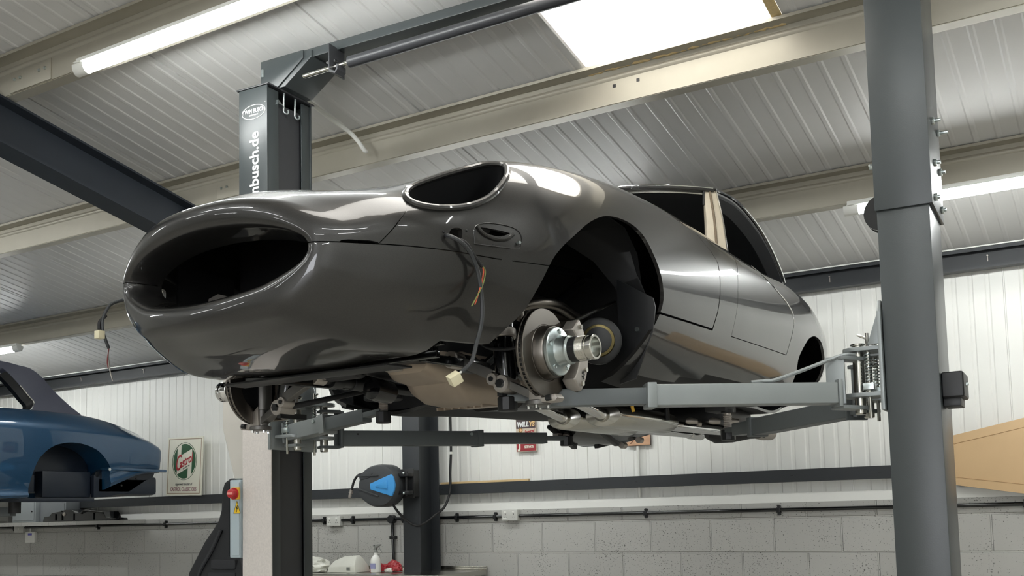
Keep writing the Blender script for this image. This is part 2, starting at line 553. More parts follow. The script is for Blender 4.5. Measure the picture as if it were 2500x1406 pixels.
# ---- eaves beam: dark C section along the top of the back wall
t = thing('eaves_beam', 'long dark steel beam along the top of the ribbed back wall', 'beam', (0, WALL_Y, 3.0))
MB().prism([(-0.005, 0), (-0.075, 0), (-0.075, 0.018), (-0.071, 0.018), (-0.071, 0.004), (-0.012, 0.004), (-0.012, 0.126), (-0.071, 0.126), (-0.071, 0.108), (-0.075, 0.108), (-0.075, 0.13), (-0.005, 0.13)], 'x', XL + .02, XR - .02).build('c_section', M['dark_steel'], t)
for i in range(16):
    x = -12 + i * 0.94
    MB().cyl((x, -0.0125, 0.085), (x, -0.024, 0.085), 0.005, n=6).box(x - .002, x + .002, -0.016, -0.012, 0.05, 0.09).build('clip', M['cast'], t)
MB().box(XL + .02, XR - .02, -0.078, -0.002, 0.131, 0.139).build('packing_strip', M['clad'], t)

# ---- cladding rail: dark C section at sign height
t = thing('cladding_rail', 'long dark steel rail across the back wall above the blockwork', 'beam', (0, WALL_Y, 1.767))
MB().prism([(0.02, 0), (-0.075, 0), (-0.075, 0.079), (0.02, 0.079)], 'x', XL + .02, XR - .02).build('c_section', M['dark_steel'], t)
for i in range(14):
    x = -8 + i * 0.55
    MB().box(x - .010, x + .010, -0.0765, -0.075, 0.037, 0.041).build('slot', M['black'], t)

# ---- building column and rafter (one steel portal frame)
CXL, CXR = -5.09, -4.93
t = thing('steel_column', 'dark steel H column against the back wall beside the hose reel', 'column', (-5.01, 6.55, 0))
mb = MB()
mb.box(-0.08, 0.08, -0.012, 0.0, 0, 3.12)
mb.box(-0.005, 0.005, 0, 0.24, 0, 3.12)
mb.box(-0.08, 0.08, 0.24, 0.252, 0, 3.12)
mb.build('h_section', M['dark_steel'], t, bevel=0.002)
t['label'] = 'dark steel H column against the back wall beside the hose reel'
t.location = (-4.807, 6.5, 0)
# the rafter of the same portal frame, running up the roof slope to the camera side
t = thing('roof_rafter', 'dark steel rafter sloping up to the left under the purlins', 'beam', (-4.82, WALL_Y, 0))
mb = MB()
def slope_box(mb, x0, x1, o0, o1, y0, y1):
    mb.faces([(x0, y0 - WALL_Y, roof_z(y0) - o1), (x1, y0 - WALL_Y, roof_z(y0) - o1), (x1, y1 - WALL_Y, roof_z(y1) - o1), (x0, y1 - WALL_Y, roof_z(y1) - o1),
              (x0, y0 - WALL_Y, roof_z(y0) - o0), (x1, y0 - WALL_Y, roof_z(y0) - o0), (x1, y1 - WALL_Y, roof_z(y1) - o0), (x0, y1 - WALL_Y, roof_z(y1) - o0)],
             [(0, 3, 2, 1), (4, 5, 6, 7), (0, 1, 5, 4), (1, 2, 6, 5), (2, 3, 7, 6), (3, 0, 4, 7)])
slope_box(mb, -0.078, 0.078, 0.18, 0.192, RIDGE + 1, 6.74)
slope_box(mb, -0.005, 0.005, 0.192, 0.408, RIDGE + 1, 6.74)
slope_box(mb, -0.078, 0.078, 0.408, 0.42, RIDGE + 1, 6.74)
mb.build('i_section', M['rafter'], t)
mb = MB()
mb.box(0.005, 0.074, 4.30 - WALL_Y, 4.308 - WALL_Y, roof_z(4.3) - .405, roof_z(4.3) - .19)
mb.build('cleat', M['rafter'], t)
# ------------------------------------------------------------------ LED battens (lamps of the place, plus unseen ones added as fill)
led = bpy.data.materials.new('lit_led_diffuser')
led.use_nodes = True
b_ = led.node_tree.nodes['Principled BSDF']
b_.inputs['Base Color'].default_value = (0.9, 0.9, 0.9, 1)
b_.inputs['Emission Color'].default_value = (0.97, 1.0, 0.985, 1)
b_.inputs['Emission Strength'].default_value = LED_STRENGTH
def batten(x0, x1, y, z, label):
    """linear fitting, x0..x1, lit opal diffuser facing down between two white end caps"""
    t = thing('led_batten', label, 'light', ((x0 + x1) / 2, y, z), 0, 'LED battens under the roof purlins')
    h = (x1 - x0) / 2
    MB().box(-h + .02, h - .02, -0.026, 0.026, 0.006, 0.03).box(-h + .02, h - .02, -0.041, 0.041, 0.002, 0.008).build('body', M['white_plastic'], t, bevel=0.003)
    arc = [(-0.031 * math.cos(math.pi * k / 10), -0.042 * math.sin(math.pi * k / 10)) for k in range(11)]
    arc = [(-0.031, 0.004)] + arc + [(0.031, 0.004)]
    MB().prism(arc, 'x', -h + 0.075, h - 0.075).build('diffuser', led, t)
    cap = [(a * 1.06, b * 1.06) for a, b in arc]
    for s in (-1, 1):
        MB().prism(cap, 'x', s * h, s * (h - 0.076)).build('end_cap', M['white_plastic'], t, bevel=0.004)
    return t
batten(-4.12, -2.20, 3.02, 3.715, 'long lit LED batten at the upper left under the purlin')
batten(-1.27, 0.62, 5.60, 3.175, 'lit LED batten passing behind the right lift post')
batten(-10.28, -8.38, 5.60, 3.175, 'lit LED batten end at the far left above the blue car')
batten(-4.25, -2.35, 5.60, 3.175, 'added LED batten evening the wall light, unseen behind the grey coupe roof')  # unseen lamp added to even out the light on the back wall
batten(-6.35, -4.45, 5.60, 3.175, 'added LED batten evening the wall light, unseen behind the grey bonnet')  # second added lamp, hidden by the car, brightening the wall
batten(-8.4, -6.5, 3.02, 3.715, 'added fill LED batten out of view to the left over the blue car')  # out of view, added as fill light
batten(-0.2, 1.7, 3.02, 3.715, 'added fill LED batten out of view to the right beyond the lift post')  # likewise an added fill lamp outside the view
for i, y in enumerate((0.3, -2.4, -5.5)):  # unseen rows added to fill the front of the room with light
    for j, x in enumerate((-9.0, -5.0, -1.2, 2.4)):
        batten(x, x + 1.9, y, roof_z(y) - 0.24, ('added fill LED batten behind the camera, row %s from it, place %s from the left' % (('first', 'second', 'third')[i], ('first', 'second', 'third', 'fourth')[j])))
# ------------------------------------------------------------------ two post lift (local x along the crossbeam, y to the back, z up)
LIFT = thing('two_post_lift', 'grey two post lift holding the gunmetal coupe in the air', 'vehicle lift', (-0.712, 3.605, 0), R(2.4))
LZ = Matrix.Translation((0, 0, 0))
def post(x_out, x_in, y0, y1, ztop, name='post'):
    """C section column, open towards the car, lips on both sides of the opening"""
    s = 1 if x_in > x_out else -1
    th, lip = 0.008, 0.072
    P = [(x_out, y0), (x_in, y0), (x_in, y0 + lip), (x_in - s * th, y0 + lip), (x_in - s * th, y0 + th), (x_out + s * th, y0 + th),
         (x_out + s * th, y1 - th), (x_in - s * th, y1 - th), (x_in - s * th, y1 - lip * .8), (x_in, y1 - lip * .8), (x_in, y1), (x_out, y1)]
    mb = MB()
    mb.prism(P, 'z', 0, ztop)
    return mb.build(name, M['lift_grey'], LIFT, bevel=0.003)
RP = post(0.166, 0.0, 0.0, 0.300, 3.42)
LP = post(-2.801, -2.645, -0.027, 0.268, 3.60)
# bolted upper extensions (sleeves over the posts)
def sleeve(x_out, x_in, y0, y1, z0, z1, parent):
    s = 1 if x_in > x_out else -1
    g = 0.0015
    th = 0.010
    xo, xi = x_out - s * (g + th), x_in + s * 0.004
    P = [(xo, y0 - th - g), (xi, y0 - th - g), (xi, y0 - g), (x_out - s * g, y0 - g), (x_out - s * g, y1 + g), (xi, y1 + g), (xi, y1 + th + g), (xo, y1 + th + g)]
    return MB().prism(P, 'z', z0, z1).build('post_extension', M['lift_grey'], parent, bevel=0.002)
SR = sleeve(0.166, 0.0, 0.0, 0.300, 2.585, 3.42, RP)
SL = sleeve(-2.801, -2.645, -0.027, 0.268, 2.585, 3.606, LP)
for y, z, ln in ((0.10, 2.895, .02), (0.255, 2.90, .026), (0.10, 2.75, .012), (0.24, 2.755, .012), (0.06, 2.62, .008), (0.24, 2.62, .008)):
    b = MB()
    x = 0.166 + 0.0115
    b.cyl((x, y, z), (x + 0.010, y, z), 0.013, n=6)
    b.cyl((x + .008, y, z), (x + 0.010 + ln, y, z), 0.0065, n=10)
    b.build('bolt', M['zinc'], RP, bevel=0.001)
MB().cyl((-0.004, .01, 2.745), (-0.018, .01, 2.745), 0.010, n=6).build('bolt', M['zinc'], RP, bevel=.001)
# cable sheave that peeps out left of the right post
MB().lathe((0.016, 0.02, 2.585), (0.016, 0.075, 2.585), [(0, .03), (0, .062), (.010, .062), (.016, .052), (.039, .052), (.045, .062), (.055, .062), (.055, .03)], 28).build('sheave', M['gloss_black'], RP)
# cap plate of the left post
MB().box(-2.822, -2.63, -0.045, 0.29, 3.606, 3.614).build('cap_plate', M['lift_dark'], LP, bevel=.002)
for x, y in ((-2.775, -0.02), (-2.70, -0.02)): MB().cyl((x, y, 3.614), (x, y, 3.624), 0.008, n=6).build('cap_bolt', M['zinc'], LP)
# dark inner carriage guide seen in the channel, two hooks at the top
MB().box(-2.665, -2.660, 0.04, 0.212, 0.05, 3.55).build('channel_cover', M['lift_dark'], LP)
MB().box(0.02, 0.025, 0.07, 0.24, 0.05, 3.40).build('channel_cover', M['lift_dark'], RP)
for y in (0.085, 0.165):
    MB().tube(catmull([(-2.645, y, 3.606), (-2.648, y, 3.54), (-2.648, y + .002, 3.518), (-2.640, y + .012, 3.508), (-2.636, y + .018, 3.518), (-2.638, y + .016, 3.528)], 5), 0.0045, 8).build('hook', M['zinc'], LP)
MB().prism([(0.04, 3.54), (0.075, 3.54), (0.04, 3.56)], 'x', -2.646, -2.640).build('hook_tab', M['zinc'], LP)

# crossbeam with boxed end gussets
beam = MB().box(-2.53, 0.15, 0.05, 0.20, 3.728, 3.762)
beam.box(-2.53, 0.15, 0.046, 0.052, 3.722, 3.765)
CB_ = beam.build('crossbeam', M['lift_grey'], LIFT, bevel=0.003)
g = MB().prism([(-2.739, 3.614), (-2.64, 3.614), (-2.484, 3.722), (-2.484, 3.760), (-2.739, 3.760)], 'y', 0.03, 0.038)
g.prism([(-2.70, 3.614), (-2.60, 3.614), (-2.44, 3.722), (-2.44, 3.755), (-2.70, 3.755)], 'y', 0.038, 0.235)
g.build('beam_gusset', M['lift_grey'], CB_, bevel=0.002)
MB().tube([(-2.725, 0.028, 3.705 + 0.012 * k) for k in (-2, -1, 0, 1)], 0.008, 8).build('slot_bolt', M['zinc'], CB_)
g = MB().prism([(0.166, 3.42), (0.05, 3.42), (-0.11, 3.722), (-0.11, 3.760), (0.166, 3.760)], 'y', 0.03, 0.235)
g.build('beam_gusset', M['lift_grey'], CB_, bevel=0.002)
# height limit bar: steel rod in brackets with a padded roller
MB().cyl((-2.47, 0.02, 3.625), (-2.19, 0.02, 3.632), 0.011, n=12).build('limit_rod', M['steel'], CB_)
MB().lathe((-2.215, 0.02, 3.632), (-0.40, 0.02, 3.655), [(0, .018), (.006, .026), (1.80, .026), (1.806, .018)], 18).build('roller_pad', M['lift_dark'], CB_)
br = MB().box(-2.305, -2.300, -0.01, 0.10, 3.60, 3.73)
br.prism([(-2.305, 3.60), (-2.27, 3.585), (-2.255, 3.60), (-2.255, 3.625), (-2.262, 3.625), (-2.262, 3.603), (-2.27, 3.595), (-2.30, 3.61)], 'y', -0.01, 0.05)
br.build('limit_bracket', M['lift_dark'], CB_)
for k in range(3): MB().cyl((-2.33 + .02 * k, .03, 3.66), (-2.33 + .02 * k, .012, 3.655), 0.006, n=6).build('switch_terminal', M['black'], CB_)

# lettering on the front of the left post
def front(x, z, y=-0.027 - 0.0118): return Matrix.Translation((x, y, z)) @ Matrix.Rotation(R(90), 4, 'X')
letter('lettering', 'twinbusch.de', 0.0735, M['white_print'], SL, front(-2.716, 3.200) @ Matrix.Rotation(R(90), 4, 'Z') @ Matrix.Translation((0, 0, 0)), bold=0.0016, sx=1.0)
ov = MB()
ring = [(-2.722 + 0.070 * math.cos(2 * math.pi * k / 40), -0.0392, 3.4905 + 0.033 * math.sin(2 * math.pi * k / 40)) for k in range(40)]
ov.tube(ring, 0.0016, 6, closed=True)
ov.build('oval_emblem', M['white_print'], SL)
letter('emblem_lettering', 'TWIN BUSCH', 0.028, M['white_print'], SL, front(-2.722, 3.4955), sx=0.78, bold=0.0002)
letter('emblem_lettering', 'GERMANY', 0.010, M['white_print'], SL, front(-2.722, 3.476), sx=1.2)
MB().cyl((-2.652, -0.0385, 3.527), (-2.652, -0.0395, 3.527), 0.002, n=10).build('registered_dot', M['white_print'], SL)

# lower front glare plate, electric box and power unit hood on the left post
speck = mat('speckled_painted_glare', (218, 211, 205), 0.45, 0.15, noise=0.16, nscale=110, bump=0.2, bscale=140)  # pale speckle paints a bright glare over the grey post face
MB().box(-2.799, -2.629, -0.034, -0.027, 0.02, 2.36).build('front_glare_plate', speck, LP, bevel=0.002)
hood_m = mat('polished_hood', (226, 222, 214), 0.22, 0.35, noise=0.06, nscale=7, rvar=0.1)
hd = MB().prism([(-2.805, 1.79), (-2.865, 1.79), (-2.938, 2.03), (-2.938, 2.33), (-2.805, 2.33)], 'y', -0.02, 0.20)
HD = hd.build('power_unit_hood', hood_m, LP, bevel=0.012, segs=3)
MB().prism([(-2.898, 2.335), (-2.898, 2.285), (-2.894, 2.278), (-2.890, 2.285), (-2.890, 2.335)], 'y', -0.0215, -0.0195).build('hood_slot', M['black'], HD)
MB().cyl((-2.803, -0.036, 2.18), (-2.803, -0.02, 2.18), 0.010, n=14).build('hood_screw', M['zinc'], HD)
boxm = mat('pale_blue_grey_enclosure', (176, 190, 196), 0.35, noise=0.05, nscale=10)
EB = MB().box(-2.868, -2.803, -0.045, 0.14, 1.434, 1.787).build('control_box', boxm, LP, bevel=0.008, segs=3)
MB().box(-2.8695, -2.8685, -0.046, 0.1, 1.44, 1.78).build('door_seam', M['black'], EB)
lid = MB().box(-2.850, -2.803, -0.052, -0.045, 1.446, 1.775).build('lid', boxm, EB, bevel=0.004)
yel = mat('yellow_switch_plate', (226, 178, 52), 0.4)
red = mat('red_switch_knob', (186, 40, 46), 0.35)
pnk = mat('pink_switch_ring', (228, 150, 140), 0.4)
MB().box(-2.842, -2.795, -0.062, -0.052, 1.698, 1.752).build('switch_plate', yel, EB, bevel=0.002)
MB().lathe((-2.822, -0.062, 1.724), (-2.822, -0.09, 1.724), [(0, .026), (.006, .026), (.006, .022), (.026, .020), (.028, .017)], 28).build('switch_knob', red, EB)
MB().box(-2.838, -2.806, -0.094, -0.088, 1.719, 1.729, None).build('switch_grip', pnk, EB, bevel=.002)
tri = [(-2.834, 1.634), (-2.794, 1.634), (-2.814, 1.690)]
MB().prism(tri, 'y', -0.0535, -0.052).build('warning_triangle', mat('warning_yellow', (240, 200, 48), 0.4), EB)
bk = MB()
for a, b in zip(tri, tri[1:] + tri[:1]):
    bk.bar((a[0], -0.0538, a[1]), (b[0], -0.0538, b[1]), 0.0008, 0.0016, up=(0, 1, 0))
bolt = [(-2.812, 1.671), (-2.819, 1.656), (-2.8145, 1.657), (-2.817, 1.643), (-2.8085, 1.660), (-2.813, 1.659), (-2.809, 1.671)]
bk.prism(bolt, 'y', -0.0545, -0.0532)
bk.prism([(-2.8185, 1.646), (-2.8135, 1.6465), (-2.8172, 1.6395)], 'y', -0.0545, -0.0532)
bk.build('warning_flash', M['black'], EB)
# junction box on the outer side of the right post
JB = MB().box(0.166, 0.235, 0.03, 0.185, 1.945, 2.03).build('junction_box', M['black'], RP, bevel=0.010, segs=3)
MB().box(0.168, 0.222, 0.05, 0.165, 1.918, 1.948).build('gland_plate', M['black'], JB, bevel=0.004)
MB().sphere((0.236, 0.10, 1.99), 0.008, 10).build('screw', M['zinc'], JB)

# ---- carriages: back plates, hinge plates, pins
def carriage(x, s, y0, y1, pins, z0=1.945):
    """x = inner face of the post, s = direction into the bay"""
    bp = MB()
    bp.prism([(y0, z0 - .03), (y1, z0 - .03), (y1, z0 + .30), (y1 - .03, z0 + .34), (y0 + .03, z0 + .34), (y0, z0 + .30)], 'x', x + s * 0.004, x + s * 0.016)
    bp.prism([(x + s * .016, z0 + .195), (x + s * .055, z0 + .195), (x + s * .016, z0 + .31)], 'y', y0 + .03, y0 + .042)
    bp.prism([(x + s * .016, z0 + .195), (x + s * .055, z0 + .195), (x + s * .016, z0 + .31)], 'y', y1 - .042, y1 - .03)
    CR = bp.build('carriage', M['arm_grey'], LIFT, bevel=0.002)
    for (px, py) in pins:
        for z in (z0 + .178, z0 + .022):
            n = 14
            P = [(x + s * .016, py - .055), (x + s * .016, py + .055)]
            arc = [(px + s * .050 * math.sin(math.pi * k / n), py + .055 * math.cos(math.pi * k / n)) for k in range(n + 1)]
            MB().prism(P + arc, 'z', z, z + .014).build('hinge_plate', M['arm_grey'], CR, bevel=.002)
        MB().lathe((px, py, z0 - .035), (px, py, z0 + .205), [(0, .016), (0.004, .019), (.236, .019), (.238, .024), (.243, .024), (.243, .003)], 24).build('hinge_pin', M['steel'], CR)
        sp = MB()
        hx, hy = px - s * .036, py - .026
        turns = 9
        sp.tube([(hx + .011 * math.cos(a), hy + .011 * math.sin(a), z0 + .07 + .10 * a / (2 * math.pi * turns)) for a in [2 * math.pi * turns * k / (turns * 14) for k in range(turns * 14 + 1)]], 0.0022, 6)
        sp.build('lock_spring', M['zinc'], CR)
        MB().cyl((hx, hy, z0 - .05), (hx, hy, z0 + .24), 0.006, n=10).cyl((hx, hy, z0 + .22), (hx + s * .03, hy - .01, z0 + .235), .004, n=8).build('release_rod', M['steel'], CR)
        MB().box(hx - .018, hx + .018, hy - .02, hy + .02, z0 + .045, z0 + .068).build('lock_segment', M['zinc'], CR, bevel=.002)
    return CR
carriage(0.0, -1, -0.02, 0.32, [(-0.098, 0.075), (-0.098, 0.235)])
carriage(-2.645, 1, -0.04, 0.285, [(-2.545, 0.045), (-2.545, 0.235)])

def arm(a, j, e, pad, label, ht=0.072, wd=0.072, m='arm_grey', pad_z=2.02, guard=None, pin=None, pad_r=.030):
    """telescopic arm: outer tube a->j, inner tube j->e, screw pad at pad"""
    a, j, e, pad = Vector(a), Vector(j), Vector(e), Vector(pad)
    d = (j - a).normalized()
    o = MB().bar(a, j, wd, ht)
    # end plate with the hooked strap that goes over the hinge pin
    A = o.build('arm', M[m], LIFT, bevel=0.006, segs=3)
    A['label'] = label
    MB().bar(a - d * .012, a, wd + .012, ht + .02).build('end_plate', M[m], A, bevel=.002)
    if pin is not None:
        p = Vector(pin)
        st = MB()
        for dz in (0.155, -0.012):
            q0 = a - d * .006; q0.z = p.z + dz; q1 = Vector((p.x, p.y, p.z + dz))
            st.bar(q0, q1 + (q1 - q0).normalized() * .025, .062, .013)
        q0 = a - d * .006
        st.bar((q0.x, q0.y, a.z - ht / 2), (q0.x, q0.y, p.z + 0.16), .062, .014, up=(1, 0, 0) if abs(d.x) < .7 else (0, 1, 0))
        st.build('hinge_strap', M[m], A, bevel=.003)
    MB().bar(j - d * .02, j + d * .012, wd + .014, ht + .012).build('collar', M[m], A, bevel=.003)
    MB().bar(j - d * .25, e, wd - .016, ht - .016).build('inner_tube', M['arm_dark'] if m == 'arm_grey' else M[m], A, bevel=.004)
    MB().bar(e - d * .03, pad, .050, .022).build('pad_tongue', M['arm_dark'], A, bevel=.002)
    pz = e.z - .012
    hub = MB()
    hub.lathe((pad.x, pad.y, pz - .028), (pad.x, pad.y, pz + .022), [(0, .030), (.004, .034), (.046, .034), (.05, .030)], 10)
    hub.build('pad_socket', M['black'], A)
    n = 7
    prof = [(0, .017)]
    for k in range(n):
        z = 0.004 + (pad_z - pz - .012) * k / n
        prof += [(z, .020), (z + .003, .017)]
    prof.append((pad_z - pz, .017))
    MB().lathe((pad.x, pad.y, pz + .02), (pad.x, pad.y, pad_z + .02), prof, 18).build('pad_screw', M['cast'], A)
    MB().lathe((pad.x, pad.y, pad_z + .016), (pad.x, pad.y, pad_z + .034), [(0, pad_r - .004), (.003, pad_r), (.018, pad_r)], 24).build('pad_rubber', M['rubber'], A)
    b = MB()
    q = j - d * .055 + Vector((-d.y, d.x, 0)) * (wd / 2)
    q2 = j - d * .055 - Vector((-d.y, d.x, 0)) * (wd / 2)
    q2.z += ht * .28
    b.cyl(q2, q2 - Vector((-d.y, d.x, 0)) * .006, .008, n=10)
    b.build('stop_bolt', M['zinc'], A)
    for f in (0.10, 0.96):
        h = MB()
        q3 = a.lerp(j, f) - Vector((-d.y, d.x, 0)) * (wd / 2)
        q3.z += ht * .25
        h.cyl(q3 + Vector((-d.y, d.x, 0)) * .002, q3 - Vector((-d.y, d.x, 0)) * .0008, .0045, n=10)
        h.build('drain_hole', M['black'], A)
    if guard:
        MB().tube(catmull([Vector(g_) for g_ in guard], 6), 0.0065, 8).build('foot_guard', M['arm_grey'], A)
    return A
arm((-0.165, -0.012, 1.980), (-0.70, -0.357, 1.982), (-1.045, -0.545, 1.982), (-1.115, -0.582, 1.985), 'silver arm nearest the camera, under the front brake disc', pad_z=2.012, pin=(-0.098, 0.075, 1.945),
    guard=[(-0.40, -0.19, 2.020), (-0.36, -0.165, 2.024), (-0.33, -0.14, 2.028), (-0.25, -0.085, 2.060), (-0.14, -0.005, 2.108), (-0.10, 0.03, 2.112)])
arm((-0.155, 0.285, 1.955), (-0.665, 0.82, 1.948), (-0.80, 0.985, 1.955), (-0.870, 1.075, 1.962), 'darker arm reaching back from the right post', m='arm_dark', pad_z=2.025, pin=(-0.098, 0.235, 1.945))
arm((-2.590, 0.052, 1.990), (-2.347, 0.018, 2.015), (-2.11, -0.018, 2.035), (-2.012, -0.035, 2.045), 'short silver arm reaching forward from the left post', pad_z=2.075, pad_r=.082, pin=(-2.545, 0.045, 1.945))
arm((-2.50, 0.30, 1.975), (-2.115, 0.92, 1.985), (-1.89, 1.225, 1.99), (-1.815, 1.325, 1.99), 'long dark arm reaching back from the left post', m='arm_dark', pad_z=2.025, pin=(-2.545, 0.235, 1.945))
# ------------------------------------------------------------------ the gunmetal coupe (local x = car's left, y = towards the tail, z up)
import numpy as np
CA = R(-2.13)
CAR_LOC = Vector((-2.281, 2.978, 1.920)) - Vector((math.cos(CA), math.sin(CA), 0)) * 0.03
CAR = thing('sports_coupe', 'gunmetal grey sports coupe body with open oval nose raised on the lift', 'car', CAR_LOC, CA)

def hermite(P, t, n):
    """P: array (k, ...) at knots t -> n points per span, smooth"""
    k = len(P)
    m = np.zeros_like(P)
    for i in range(k):
        if i == 0: m[i] = (P[1] - P[0]) / (t[1] - t[0])
        elif i == k - 1: m[i] = (P[-1] - P[-2]) / (t[-1] - t[-2])
        else:
            h0, h1 = t[i] - t[i - 1], t[i + 1] - t[i]
            d0, d1 = (P[i] - P[i - 1]) / h0, (P[i + 1] - P[i]) / h1
            m[i] = (d0 * h1 + d1 * h0) / (h0 + h1)
    out = []
    for i in range(k - 1):
        h = t[i + 1] - t[i]
        for j in range(n if not hasattr(n, '__len__') else n[i]):
            u = j / (n if not hasattr(n, '__len__') else n[i])
            a = 2 * u ** 3 - 3 * u ** 2 + 1; b = u ** 3 - 2 * u ** 2 + u; c = -2 * u ** 3 + 3 * u ** 2; d = u ** 3 - u ** 2
            out.append(a * P[i] + b * h * m[i] + c * P[i + 1] + d * h * m[i + 1])
    out.append(P[-1])
    return np.array(out)

